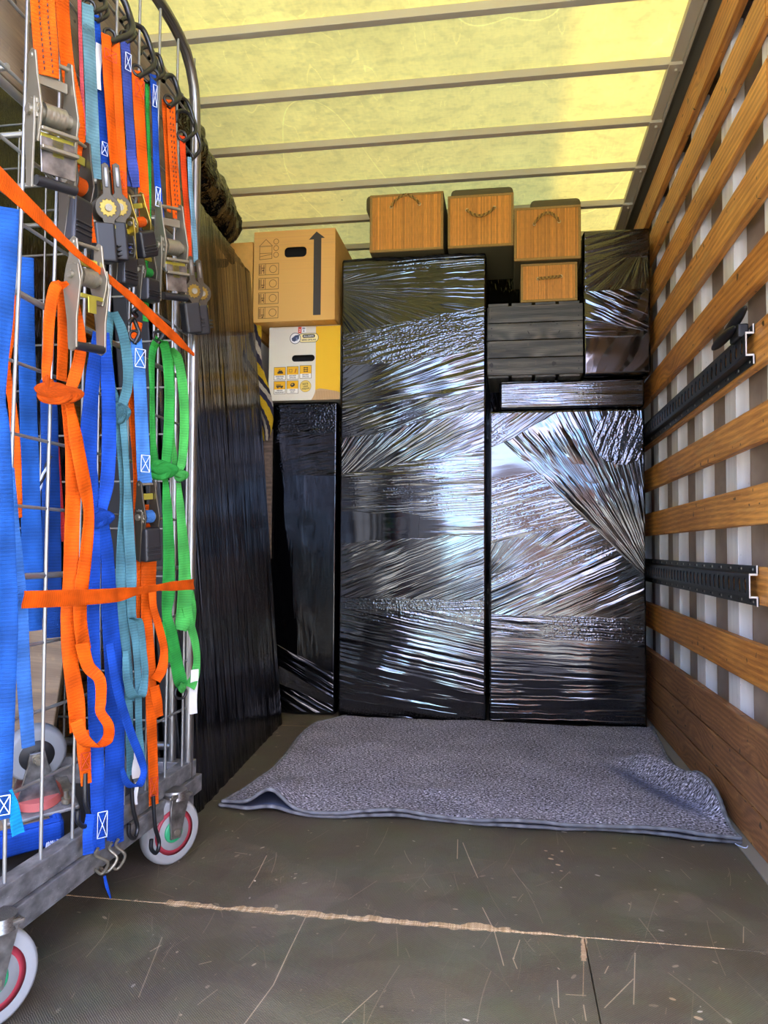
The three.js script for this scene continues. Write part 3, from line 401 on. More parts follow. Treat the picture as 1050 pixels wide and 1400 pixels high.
  const fm = std(0xffffff, 0.6, { map: front }), sm = board(206, 198, 178), hole = [0.108, 0.178, 0.108, 0.031, 0.0154];
  const o = thing('storage_box', 'white and yellow printed storage box beneath the brown moving box', 'box', [-0.92, 1.43, -3.7]);
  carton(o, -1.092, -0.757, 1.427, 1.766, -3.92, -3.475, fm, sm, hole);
  const b = thing('storage_box', 'pale storage box dimly seen through black film at the top left', 'box', [-1.34, 1.4, -3.7]);
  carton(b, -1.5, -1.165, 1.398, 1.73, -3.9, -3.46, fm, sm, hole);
  const c = thing('moving_box', 'brown cardboard box with a hand hole, half veiled by black film', 'box', [-1.34, 1.74, -3.7]);
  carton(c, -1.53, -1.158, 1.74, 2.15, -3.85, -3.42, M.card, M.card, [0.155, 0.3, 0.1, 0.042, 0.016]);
}
// ------------------------------------------------------------------ striped blanket and grey felt between the stack and the boxes
{
  const map = colorTex(256, 512, (u, v) => { const t = ((v * 2.5 + u * 0.9 + 0.05 * noise(u * 9, v * 30)) % 1 + 1) % 1, n = 0.85 + 0.35 * noise(u * 90, v * 180); const c = t < 0.36 ? [226, 184, 20] : t < 0.6 ? [44, 38, 62] : t < 0.8 ? [206, 192, 166] : [40, 34, 54]; return c.map((k) => k * n); });
  const o = thing('striped_blanket', 'woolly blanket with yellow, navy and cream stripes squeezed beside the printed boxes', 'blanket', [-1.12, 1.25, -3.48]);
  part('blanket_cloth', gridGeo(14, 50, (u, v) => { const y = 1.24 + 0.55 * v, w = 0.012 + 0.085 * Math.sin(Math.PI * clamp(v * 0.86 + 0.03)) ** 0.8, c = -1.092 - 0.065 * v + 0.02 * Math.sin(v * 7); return [c + (u - 0.6) * w, y, -3.44 - 0.035 * Math.abs(u - 0.55) ** 1.4 - 0.006 * Math.sin(u * 9 + v * 5)]; }), std(0xffffff, 0.95, { map, side: THREE.DoubleSide, bumpMap: heightTex(128, 256, (u, v) => noise(u * 50, v * 90)), bumpScale: 0.004 }), o);
  const f = thing('felt_strip', 'grey-brown felt edge hanging below the striped blanket', 'felt', [-1.09, 0.5, -3.45]);
  part('felt_cloth', bx(-1.115, -1.072, 0.7, 1.3, -3.495, -3.475, 0.006), std(0xffffff, 0.95, { map: colorTex(64, 256, (u, v) => { const n = 1 + 0.5 * noise(u * 30, v * 90); return [96 * n, 82 * n, 70 * n]; }) }), f);
}
// ------------------------------------------------------------------ bamboo boxes with rope handles
const bambooMap = (seed, k) => colorTex(512, 512, (u, v) => { const s = Math.floor(u * 46), f = u * 46 - s, r = noise(s * 7.3 + seed, 0.5), gap = f < 0.1 || f > 0.92 ? 0.62 : 1, g = 1 + 0.22 * r + 0.12 * noise(u * 260, v * 7) + 0.07 * noise(s * 3.1, v * 9 + s); const th = Math.abs((v * 9) % 1 - 0.5) < 0.02 ? 0.94 : 1; return [206 * k * g * gap * th, 138 * k * g * gap * th, 56 * k * g * gap * th]; });
const bambooBump = heightTex(512, 64, (u) => { const f = (u * 46) % 1; return Math.sqrt(Math.max(0, 1 - (f * 2 - 1) ** 2)); });
const bm = [1, 1.04, 0.97].map((k, i) => std(0xffffff, 0.42, { map: bambooMap(i * 5 + 1, k), bumpMap: bambooBump, bumpScale: 0.0016 }));
const khaki = std(0xffffff, 0.85, { map: colorTex(128, 128, (u, v) => { const n = 1 + 0.12 * Math.sin(u * 400) * Math.sin(v * 400) + 0.1 * noise(u * 20, v * 20); return [148 * n, 116 * n, 58 * n]; }, [6, 6]) });
const olive = std(0x5a5130, 0.85), ropeM = std(0xa8843c, 0.85), ropeD = std(0x7a5c26, 0.85), eyelet = std(0xc9b68a, 0.35, { metalness: 0.8 });
function bambooBox(label, x0, x1, y0, y1, z1, D, mi, handle, lid) {
  const o = thing('bamboo_box', label, 'box', [(x0 + x1) / 2, y0, z1 - D / 2], 'bamboo boxes'), W = x1 - x0, H = y1 - y0, e = 0.011;
  const f = new THREE.PlaneGeometry(W - 2 * e, H - 2 * e); const fg = new RoundedBoxGeometry(W - 2 * e + 0.004, H - 2 * e + 0.004, 0.01, 1, 0.002), fp = fg.attributes.position; for (let i = 0; i < fp.count; i++) fg.attributes.uv.setXY(i, fp.getX(i) / W + 0.5, fp.getY(i) / H + 0.5);
  part('bamboo_front', fg.translate((x0 + x1) / 2, (y0 + y1) / 2, z1 - 0.007), bm[mi], o);
  part('box_body', merge([bx(x0, x0 + 0.008, y0, y1, z1 - D, z1 - 0.004, 0.003), bx(x1 - 0.008, x1, y0, y1, z1 - D, z1 - 0.004, 0.003), bx(x0, x1, y0, y1, z1 - D, z1 - D + 0.008, 0.003), bx(x0 + 0.006, x1 - 0.006, y0, y0 + 0.008, z1 - D, z1 - 0.008, 0.002)]), olive, o);
  for (const g of [bx(x0, x1, y1 - e, y1, z1 - 0.012, z1, 0.003), bx(x0, x1, y0, y0 + e, z1 - 0.012, z1, 0.003), bx(x0, x0 + e, y0 + e, y1 - e, z1 - 0.012, z1, 0.003), bx(x1 - e, x1, y0 + e, y1 - e, z1 - 0.012, z1, 0.003)]) part('edge_binding', g, khaki, o);
  part('lid', bx(x0 + lid[0], x1 + lid[1], y1 - 0.06, y1 + lid[2], z1 - D, z1 - 0.04, 0.02), olive, o);
  const [hx0, hy0, hx1, hy1, bow] = handle, n = 90, cu = (t) => { const s = Math.sin(Math.PI * t); return V(mix(hx0, hx1, t), mix(hy0, hy1, t) + bow * Math.pow(s, bow > 0 ? 0.75 : 0.85) , z1 + 0.004 + 0.012 * s); };
  for (let k = 0; k < 2; k++) { const pts = []; for (let i = 0; i <= n; i++) { const t = i / n, c = cu(t), a = t * 38 + k * Math.PI; pts.push(c.add(V(Math.cos(a) * 0.0022, Math.sin(a) * 0.003, Math.sin(a) * 0.003))); } part(k ? 'rope_strand' : 'rope_handle', tube(pts, 0.0038, 120, 6), k ? ropeD : ropeM, o); }
  for (const [x, y] of [[hx0, hy0], [hx1, hy1]]) part('eyelet', new THREE.TorusGeometry(0.006, 0.002, 6, 14).translate(x, y, z1 + 0.001), eyelet, o);
}
{
  bambooBox('largest bamboo box with an arched rope handle, leftmost of the bamboo boxes', -0.612, -0.284, 2.066, 2.326, -3.4, 0.34, 0, [-0.515, 2.267, -0.39, 2.272, 0.042], [-0.026, -0.002, 0.022]);
  bambooBox('bamboo box with a sagging rope handle, middle one of the top row', -0.265, 0.021, 2.066, 2.3, -3.4, 0.43, 1, [-0.18, 2.232, -0.062, 2.236, -0.036], [0.01, -0.002, 0.05]);
  bambooBox('bamboo box with an arched rope handle stacked on the smallest bamboo box', 0.022, 0.303, 1.99, 2.222, -3.385, 0.38, 2, [0.108, 2.146, 0.212, 2.152, 0.038], [0.07, 0.004, 0.052]);
  bambooBox('smallest bamboo box, sitting on the black crate', 0.05, 0.289, 1.816, 1.984, -3.408, 0.3, 0, [0.125, 1.916, 0.22, 1.922, -0.004], [0.004, -0.004, 0.003]);
}
// ------------------------------------------------------------------ black wooden crate
{
  const o = thing('wooden_crate', 'black stained slatted wooden crate under the smallest bamboo box', 'crate', [0.106, 1.488, -3.55]);
  const mk = (s) => std(0xffffff, 0.6, { map: woodMap(s, [24, 25, 24], [100, 96, 86], { ring: 4, wear: 0.1, w: 512, h: 256, len: 0.5, wid: 0.25, knots: 2 }), bumpMap: grainBump, bumpScale: 0.0012 }), ms = [mk(81), mk(92)];
  const x0 = -0.092, x1 = 0.31, z0 = -3.72, z1 = -3.4, y0 = 1.5, y1 = 1.8, h = (y1 - y0 - 0.012) / 4, r = rng(77), nail = std(0x0c0c0c, 0.5);
  for (let i = 0; i < 4; i++) { const a = y0 + i * (h + 0.004); for (const [p, q] of [[z1 - 0.012, z1], [z0, z0 + 0.012]]) { const pl = part('plank', shiftUV(bx(x0 + 0.006 * (i % 2), x1, a, a + h, p, q, 0.002), r() * 2, r()), ms[i % 2], o); if (q === z1) for (const nx of [x0 + 0.018, x1 - 0.018]) for (const ny of [a + 0.02, a + h - 0.02]) part('nail', new THREE.CylinderGeometry(0.0028, 0.0028, 0.002, 8).rotateX(Math.PI / 2).translate(nx, ny, z1 + 0.0006), nail, pl); }
    for (const [p, q] of [[x0, x0 + 0.012], [x1 - 0.012, x1]]) part('plank', shiftUV(bx(p, q, a, a + h, z0 + 0.013, z1 - 0.013, 0.002), r() * 2, r()), ms[i % 2], o); }
  for (let i = 0; i < 4; i++) { const a = x0 + 0.004 + i * 0.0995; part('slat', shiftUV(bx(a, a + 0.086, y1 + 0.001, y1 + 0.013, z0, z1 - 0.004, 0.002), r() * 2, r()), ms[i % 2], o); part('slat', shiftUV(bx(a, a + 0.086, y0 - 0.012, y0 - 0.001, z0, z1 - 0.002, 0.002), r() * 2, r()), ms[i % 2], o); }
  for (const x of [x0 + 0.013, x1 - 0.038]) for (const z of [z1 - 0.038, z0 + 0.013]) part('corner_post', bx(x, x + 0.025, y0, y1, z, z + 0.025, 0.002), ms[0], o);
}
// ------------------------------------------------------------------ grey felt moving blanket on the floor
{
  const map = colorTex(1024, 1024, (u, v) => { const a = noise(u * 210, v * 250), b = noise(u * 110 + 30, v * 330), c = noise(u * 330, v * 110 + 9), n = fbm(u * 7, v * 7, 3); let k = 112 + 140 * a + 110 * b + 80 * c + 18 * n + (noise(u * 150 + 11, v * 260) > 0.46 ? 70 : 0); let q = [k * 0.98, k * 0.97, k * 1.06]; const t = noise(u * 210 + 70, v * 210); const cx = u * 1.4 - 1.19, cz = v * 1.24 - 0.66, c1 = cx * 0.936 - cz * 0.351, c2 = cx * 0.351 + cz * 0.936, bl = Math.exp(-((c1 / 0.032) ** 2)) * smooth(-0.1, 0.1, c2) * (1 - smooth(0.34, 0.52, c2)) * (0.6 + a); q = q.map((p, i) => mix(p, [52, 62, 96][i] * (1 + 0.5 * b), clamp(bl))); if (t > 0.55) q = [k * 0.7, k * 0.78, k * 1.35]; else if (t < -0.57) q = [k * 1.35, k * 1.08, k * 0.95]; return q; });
  const m = std(0xffffff, 0.97, { map, bumpMap: heightTex(512, 512, (u, v) => noise(u * 200, v * 260) + noise(u * 330, v * 120)), bumpScale: 0.002, side: THREE.DoubleSide }), edge = std(0xffffff, 0.95, { map: colorTex(256, 16, (u) => { const k = 96 + 60 * noise(u * 200, 3); return [k, k * 1.02, k * 1.06]; }, [1, 1]) });
  const dark = std(0x39435c, 0.97, { side: THREE.DoubleSide });
  const o = thing('moving_blanket', 'grey-blue felt moving blanket spread on the floor before the wrapped furniture', 'blanket', [-0.1, 0, -2.8]);
  const surf = (lift, inset) => (u, v) => {          // u across, v from the far edge to the near edge
    const xl = mix(-0.8, -0.815, v) - 0.02 * Math.sin(v * 7) + (v < 0.12 ? (0.12 - v) * 0.7 : 0), xr = mix(0.585, 0.586, v) - 0.035 * Math.sin(Math.PI * v) ** 2;
    const x = mix(xl + inset, xr - inset * 0.3, u), zn = -2.185 - 0.03 * Math.sin(u * 3.1) * 0.4 - 0.012 * Math.sin(u * 17 + 1) * smooth(0, 0.3, u) - 0.03 * (1 - smooth(0, 0.08, u)) + inset, zf = -3.428 + 0.012 * Math.sin(u * 11), z = mix(zf, zn, v);
    let y = 0.012 + lift + 0.004 * fbm(x * 5, z * 5, 2) + 0.0025 * noise(x * 16, z * 16);
    const cr = (x - 0.38) * 0.936 + (z + 2.76) * -0.351, al = (x - 0.38) * 0.351 + (z + 2.76) * 0.936, on = smooth(-0.2, 0.05, al) * (1 - smooth(0.42, 0.62, al));   // crease near the wall
    y += on * (0.055 * Math.exp(-(((cr - 0.075) / 0.05) ** 2)) - 0.006 * Math.exp(-((cr / 0.03) ** 2))); y += 0.03 * smooth(0.53, 0.59, x) * smooth(-3.2, -2.7, z) * (1 - smooth(-2.4, -2.22, z));
    const k = Math.hypot((x + 0.665) / 0.05, (z + 2.23) / 0.16); y += (lift ? 0.05 : 0.012) * Math.exp(-k * k); y += 0.02 * Math.exp(-(((x + 0.2) / 0.1) ** 2) - (((z + 2.4) / 0.05) ** 2)) * 0.4;
    y += 0.016 * smooth(0.965, 1, v) * (0.5 + 0.5 * Math.sin(u * 23)) * (lift ? 0.7 : 0.3); const e = Math.min(u, 1 - u, v, 1 - v); y -= 0.006 * (1 - smooth(0, 0.012, e)); return [x, Math.max(0.004 + lift * 0.5, y), z];
  };
  const top = surf(0.012, 0.012), bot = surf(0, 0);
  part('upper_layer', gridGeo(150, 130, top), m, o); part('lower_layer', gridGeo(110, 90, bot), dark, o, 'dark blue lower layer');
  for (const s of [top, bot]) { const pts = []; for (let i = 0; i <= 60; i++) pts.push(V(...s(0.001, i / 60))); for (let i = 1; i <= 90; i++) pts.push(V(...s(i / 90, 0.999))); for (let i = 59; i >= 0; i--) pts.push(V(...s(0.999, i / 60))); const g = tube(pts, 0.0055, 420, 6), p = g.attributes.position; for (let i = 0; i < p.count; i++) { const k = 0.0016 * noise(p.getX(i) * 130, p.getZ(i) * 130); p.setXYZ(i, p.getX(i) + k, p.getY(i) + 0.001 + k, p.getZ(i) + k); } part('overlocked_edge', g, edge, o); }
  const th = thing('loose_thread', 'pale loose thread curling off the blanket corner by the wall', 'thread', [0.58, 0.004, -2.2]);
  part('thread', tube([V(0.566, 0.006, -2.185), V(0.575, 0.003, -2.165), V(0.59, 0.003, -2.15), V(0.597, 0.005, -2.16)], 0.0012, 20, 5), M.thread.w, th);
}
// ------------------------------------------------------------------ load rails on the right wall
{
  const mt = std(0x24272a, 0.38, { metalness: 0.55 }), cut = std(0xd8d4cc, 0.4, { metalness: 0.6 });
  function rail(label, yc, z1, extra) {
    const o = thing('load_rail', label, 'rail', [0.6, yc - 0.05, -3.2]), z0 = -4.6, L = z1 - z0, s = new THREE.Shape([[0, -0.024], [L, -0.024], [L, 0.024], [0, 0.024]].map(([x, y]) => new THREE.Vector2(x, y)));
    for (let x = L - 0.035; x > 0.03; x -= 0.05) { const h = new THREE.Path(); h.absellipse(x, 0, 0.0115, 0.0195, 0, 6.2832, true); s.holes.push(h); }
    const g = new THREE.ExtrudeGeometry(s, { depth: 0.003, bevelEnabled: false, curveSegments: 8 }); g.rotateY(-Math.PI / 2); g.translate(0.588, yc, z0); part('slotted_face', g, mt, o);
    for (const k of [1, -1]) { const f = extr([[0.585, 0.0235 * k], [0.5885, 0.0265 * k], [0.604, 0.0285 * k], [0.604, 0.0315 * k], [0.5865, 0.0285 * k]], L); g.computeVertexNormals(); part('web', f.translate(0, yc, z0), mt, o); part('flange', bx(0.604, 0.6085, Math.min(yc + 0.0285 * k, yc + 0.05 * k), Math.max(yc + 0.0285 * k, yc + 0.05 * k), z0, z1, 0.001), mt, o); for (let z = z1 - 0.03; z > -3.6; z -= 0.1) part('rivet', new THREE.SphereGeometry(0.0042, 8, 6).scale(0.5, 1, 1).translate(0.604, yc + 0.04 * k, z), M.alu, o); for (let z = z1 - 0.055; z > -3.4; z -= 0.1) part('flange_hole', new THREE.CylinderGeometry(0.003, 0.003, 0.0012, 8).rotateZ(Math.PI / 2).translate(0.6038, yc + 0.04 * k, z), M.blackRubber, o); }
    const e = []; for (const [x, y] of [[0.604, 0.05], [0.604, 0.0295], [0.5865, 0.0265], [0.5865, -0.0265], [0.604, -0.0295], [0.604, -0.05]]) e.push(V(x, yc + y, z1 + 0.0005));
    part('cut_end', merge(e.slice(1).map((p, i) => bx(Math.min(p.x, e[i].x) - 0.0012, Math.max(p.x, e[i].x) + 0.002, Math.min(p.y, e[i].y) - 0.001, Math.max(p.y, e[i].y) + 0.001, z1 - 0.0005, z1 + 0.0012, 0.0003))), cut, o);
  }
  rail('upper black slotted load rail screwed to a wall slat, angled view with bare cut end', 1.27, -2.075); rail('lower black slotted load rail at about seat height on the wall slats', 0.665, -2.075);
  const c = thing('rail_clip', 'black plastic two-winged clip sitting on the end of the upper load rail', 'clip', [0.57, 1.32, -2.16]);
  const wing = (a, b, y, r) => { const g = new THREE.SphereGeometry(1, 18, 12); g.scale(0.013, 0.014, 0.085); g.rotateX(a); g.rotateY(b); return g.translate(0.575 + r, y, -2.14); };
  part('upper_wing', wing(-0.28, 0.12, 1.338, 0.0), M.blackPlastic, c); part('lower_wing', wing(-0.1, 0.1, 1.315, -0.012).translate(0, 0, -0.05), M.blackPlastic, c); part('clip_base', bx(0.575, 0.602, 1.294, 1.33, -2.18, -2.1, 0.005), M.blackPlastic, c);
}
// ------------------------------------------------------------------ roll cage with straps
const CX = -0.82;
{
  const o = thing('roll_cage', 'galvanised wire roll cage full of hanging straps at the left', 'roll cage', [CX, 0, -1.5]), z0 = -1.965, z1 = -1.06, xb = -1.5;
  const wireM = std(0x8f8e89, 0.38, { metalness: 0.7 }), r = rng(2);
  const hoop = (x) => { const p = [V(x, 0.15, z0), V(x, 0.8, z0 + 0.008), V(x + 0.004, 1.5, z0 + 0.028), V(x + 0.008, 1.86, z0 + 0.045), V(x + 0.009, 1.95, z0 + 0.062), V(x + 0.01, 2.005, z0 + 0.11), V(x + 0.01, 2.028, z0 + 0.19), V(x + 0.01, 2.03, z0 + 0.35), V(x + 0.01, 2.03, z1 - 0.12), V(x + 0.01, 2.01, z1 - 0.04), V(x + 0.01, 1.93, z1), V(x, 0.15, z1)]; return tube(p, 0.0135, 110, 12); };
  part('frame_tube', hoop(CX), M.zinc, o); part('frame_tube', hoop(xb), M.zinc, o);
  part('side_tube', tube([V(CX - 0.047, 0.17, z0 - 0.004), V(CX - 0.047, 1.85, z0 + 0.03)], 0.012, 12, 10), M.zinc, o); part('side_tube', rod(V(CX - 0.047, 0.236, z0), V(xb, 0.236, z0), 0.011, 12), M.zinc, o);
  const ys = []; for (let k = 0; k < 14; k++) ys.push(0.338 + 0.1205 * k); ys.push(1.875);
  for (const y of ys) { const bar = Math.abs(y - 1.1815) < 0.01 || Math.abs(y - 0.6995) < 0.01; part('wire', tube([V(CX - 0.004, y, z0 + 0.01), V(CX - 0.004 + (r() - 0.5) * 0.01, y + (r() - 0.5) * 0.006, -1.5), V(CX - 0.004, y, z1)], bar ? 0.0058 : 0.0032, 10, 7), wireM, o); }
  for (let k = 0; k < 9; k++) { const z = -1.202 - 0.1015 * k + 0.1015; if (z > z1 - 0.02) continue; part('wire', tube([V(CX + 0.004, 0.19, z - 0.005), V(CX + 0.004 + (r() - 0.5) * 0.012, 0.8, z + (r() - 0.5) * 0.01), V(CX + 0.004, 1.4, z), V(CX + 0.01, 2.025, z + 0.012)], 0.0034, 20, 7), wireM, o); }
  for (let k = 0; k < 14; k++) { const y = 0.3 + 0.125 * k; part('wire', rod(V(xb, y, z0), V(xb, y, z1), 0.003, 6), wireM, o); part('wire', rod(V(xb, y, z0 + 0.004), V(CX - 0.047, y, z0 + 0.004), 0.003, 6), wireM, o); }
  for (let k = 1; k < 8; k++) { const z = z0 + k * 0.113, x = xb + k * 0.083; part('wire', rod(V(xb, 0.2, z), V(xb, 2.02, z), 0.003, 6), wireM, o); part('wire', rod(V(x, 0.2, z0), V(x, 1.9, z0 + 0.02), 0.003, 6), wireM, o); }
  part('base_beam', bx(CX - 0.02, CX + 0.012, 0.158, 0.2, z0 - 0.028, z1 + 0.02, 0.003), M.steelDirty, o); part('base_beam', bx(CX - 0.014, CX + 0.02, 0.113, 0.157, z0 - 0.048, z1 + 0.02, 0.003), M.steelDirty, o);
  part('base_beam', bx(xb - 0.01, xb + 0.02, 0.115, 0.2, z0 - 0.03, z1 + 0.02, 0.003), M.steelDirty, o); part('base_beam', bx(xb, CX - 0.02, 0.115, 0.2, z0 - 0.02, z0 + 0.02, 0.003), M.steelDirty, o);
  part('base_deck', bx(xb + 0.02, CX - 0.022, 0.118, 0.134, z0 + 0.02, z1 + 0.01, 0.002), std(0x25221f, 0.7), o); part('corner_socket', bx(CX - 0.025, CX + 0.006, 0.075, 0.16, z0 - 0.03, z0 + 0.01, 0.003), M.steelDirty, o);
  part('support_bar', bx(-1.18, -1.165, 0.19, 1.72, -1.62, -1.58, 0.002), std(0x9aa0a6, 0.45, { metalness: 0.5 }), o);
  part('upper_shelf', merge([rod(V(-1.12, 1.55, z0 + 0.01), V(-1.12, 1.55, z1), 0.008, 8), rod(V(-0.865, 1.552, z0 + 0.01), V(-0.865, 1.552, z1), 0.008, 8), ...[0.1, 0.3, 0.5, 0.7].map((k) => rod(V(xb, 1.545, z1 - k), V(CX, 1.545, z1 - k), 0.006, 8))]), wireM, o);
  // casters
  const tyre = std(0x868682, 0.7), ring = std(0x8e2a34, 0.5), green = std(0x2b8f5c, 0.45);
  function caster(x, z, yaw, lean) {
    const g = sub('caster', o), R = 0.077, place = (q) => { q.rotateY(yaw); return q.translate(x, R, z); };
    const lathe = (pts) => { const q = new THREE.LatheGeometry(pts.map(([a, b]) => new THREE.Vector2(a, b)), 40); q.rotateX(Math.PI / 2); return q; };
    part('tyre', place(lathe([[0.05, -0.016], [0.068, -0.018], [0.075, -0.013], [0.077, 0], [0.075, 0.013], [0.068, 0.018], [0.05, 0.016]])), tyre, g); part('red_ring', place(lathe([[0.042, -0.0165], [0.053, -0.0175], [0.053, 0.0175], [0.042, 0.0165]])), ring, g); part('wheel_disc', place(lathe([[0.0, -0.013], [0.042, -0.0165], [0.042, 0.0165], [0.0, 0.013]])), tyre, g);
    part('hub', place(lathe([[0, -0.021], [0.022, -0.02], [0.026, -0.015], [0.026, 0.015], [0.022, 0.02], [0, 0.021]])), green, g); part('axle_bolt', place(new THREE.CylinderGeometry(0.009, 0.009, 0.062, 6).rotateX(Math.PI / 2)), M.silver, g);
    for (const s of [1, -1]) { const f = extr([[-0.013, -0.012], [0.013, -0.012], [0.017, 0.01], [0.034, 0.075], [0.038, 0.088], [-0.012, 0.088], [-0.016, 0.04]], 0.004, 0.001); f.translate(-0.002, 0, s > 0 ? 0.024 : -0.028); part('fork', place(f), M.zinc, g); }
    part('swivel_head', place(merge([new THREE.CylinderGeometry(0.03, 0.034, 0.02, 20).translate(0.012, 0.083, 0), bx(-0.022, 0.044, 0.078, 0.086, -0.03, 0.03, 0.003)])), M.zinc, g);
  }
  caster(-0.8, -1.815, 1.05); caster(-0.805, -1.155, 1.05); caster(-1.47, -1.85, 0.4); caster(-1.47, -1.15, 0.4);
}
// things kept inside the cage
{
  const brown = std(0xffffff, 0.7, { map: woodMap(131, [84, 70, 54], [126, 108, 84], { ring: 3, wear: 0.12, w: 512, h: 256, len: 1, wid: 0.5 }) });
  const b = thing('plywood_board', 'grey-brown plywood board standing upright inside the top of the roll cage', 'board', [-0.87, 1.56, -1.6]);
  part('board', shiftUV(bx(-0.872, -0.858, 1.56, 1.955, -1.905, -1.1, 0.002), 0.3, 0.2), brown, b); part('board_edge', bx(-0.8725, -0.8575, 1.955, 1.965, -1.905, -1.1, 0.002), std(0xb69a66, 0.7), b);
  const bk = thing('wrapped_slab', 'wide black wrapped panel added to darken the background behind the roll cage', 'wrapped panel', [-1.6, 0, -1.6]);  // added panel that keeps the left wall dark between the cage wires
  part('film_wrap', wrapped(-1.66, -1.56, 0.004, 2.25, -2.6, -0.9, FL.rope, 21), FL.rope, bk);
  const d = thing('furniture_dolly', 'upside-down furniture dolly with a grey wheel and a worn blue bumper corner', 'dolly', [-1.0, 0.19, -1.5]);
  const T = new THREE.Matrix4().makeRotationFromEuler(new THREE.Euler(0.28, 0.75, 0.1, 'YXZ')).setPosition(-0.935, 0.3, -1.475), pl = (g) => g.applyMatrix4(T);
  const lathe = (pts) => { const q = new THREE.LatheGeometry(pts.map(([a, c]) => new THREE.Vector2(a, c)), 36); q.rotateX(Math.PI / 2); return q; };
  part('wheel', pl(lathe([[0.028, -0.016], [0.05, -0.018], [0.057, -0.012], [0.058, 0], [0.057, 0.012], [0.05, 0.018], [0.028, 0.016]]).translate(0, 0.045, 0)), M.rubberGrey, d); part('wheel_core', pl(lathe([[0, -0.014], [0.033, -0.0175], [0.033, 0.0175], [0, 0.014]]).translate(0, 0.045, 0)), M.blackRubber, d);
  for (const s of [1, -1]) part('fork', pl(extr([[-0.013, 0.056], [0.013, 0.056], [0.018, 0.03], [0.04, -0.045], [-0.04, -0.045], [-0.018, 0.03]], 0.004, 0.001).translate(0, 0, s > 0 ? 0.022 : -0.026)), M.zinc, d);
  part('axle_nut', pl(merge([new THREE.CylinderGeometry(0.011, 0.011, 0.062, 6).rotateX(Math.PI / 2).translate(0, 0.045, 0), new THREE.CylinderGeometry(0.007, 0.007, 0.085, 10).rotateX(Math.PI / 2).translate(0, 0.045, 0)])), M.silver, d);
  part('bearing', pl(new THREE.CylinderGeometry(0.046, 0.05, 0.016, 28).translate(0, -0.05, 0)), std(0x9a4a44, 0.5), d); part('mount_plate', pl(bx(-0.07, 0.07, -0.068, -0.06, -0.06, 0.06, 0.003)), M.steelDirty, d);
  for (const x of [-0.048, 0.048]) part('bolt', pl(merge([new THREE.CylinderGeometry(0.01, 0.01, 0.01, 6).translate(x, -0.052, 0.042), new THREE.CylinderGeometry(0.005, 0.005, 0.03, 8).translate(x, -0.045, 0.042)])), M.silver, d);
  part('deck', pl(bx(-0.22, 0.02, -0.096, -0.07, -0.12, 0.07, 0.004)), brown, d);
  part('bumper', pl(merge([bx(-0.1, 0.034, -0.118, -0.064, 0.064, 0.09, 0.01), bx(0.012, 0.036, -0.118, -0.064, -0.12, 0.088, 0.01)])), M.web.blue, d, 'frayed blue bumper corner');
  const fr = []; const r = rng(12); for (let i = 0; i < 22; i++) { const x = 0.0 + r() * 0.035; fr.push(rod(V(x, -0.1, 0.088), V(x + (r() - 0.5) * 0.03, -0.118 - r() * 0.012, 0.096 + r() * 0.01), 0.0008, 4)); } part('frayed_threads', pl(merge(fr)), M.thread.w, d);
  const c = thing('dolly_board', 'brown boards of a second dolly leaning inside the cage, blanket scrap on top', 'board', [-1.15, 0.19, -1.4]);
  const T2 = new THREE.Matrix4().makeRotationFromEuler(new THREE.Euler(0, 0.35, -0.12)).setPosition(-1.25, 0.34, -1.8);
  part('board', bx(-0.16, 0.14, -0.06, 0.26, -0.02, 0.02, 0.004).applyMatrix4(T2), brown, c); part('board', bx(-0.16, 0.14, -0.1, -0.065, -0.02, 0.02, 0.004).applyMatrix4(T2), brown, c);
  part('blanket_scrap', bx(-0.16, 0.15, 0.262, 0.3, -0.05, 0.05, 0.015).applyMatrix4(T2), std(0xffffff, 0.95, { map: colorTex(128, 128, (u, v) => { const k = 70 + 60 * noise(u * 60, v * 60); return [k, k, k]; }, [4, 4]) }), c);
  const rp = thing('braided_rope', 'thin black and white braided rope hanging inside the cage', 'rope', [-0.95, 0.5, -1.35]);
  const rc = (t) => V(-0.9 - 0.04 * t, mix(0.93, 0.5, t), -1.44 + 0.1 * t + 0.01 * Math.sin(t * 8));
  for (let k = 0; k < 2; k++) { const pts = []; for (let i = 0; i <= 80; i++) { const t = i / 80, a = t * 60 + k * Math.PI; pts.push(rc(t).add(V(Math.cos(a) * 0.0022, 0, Math.sin(a) * 0.0022))); } part('strand', tube(pts, 0.0026, 160, 5), k ? M.thread.w : M.blackRubber, rp); }
}
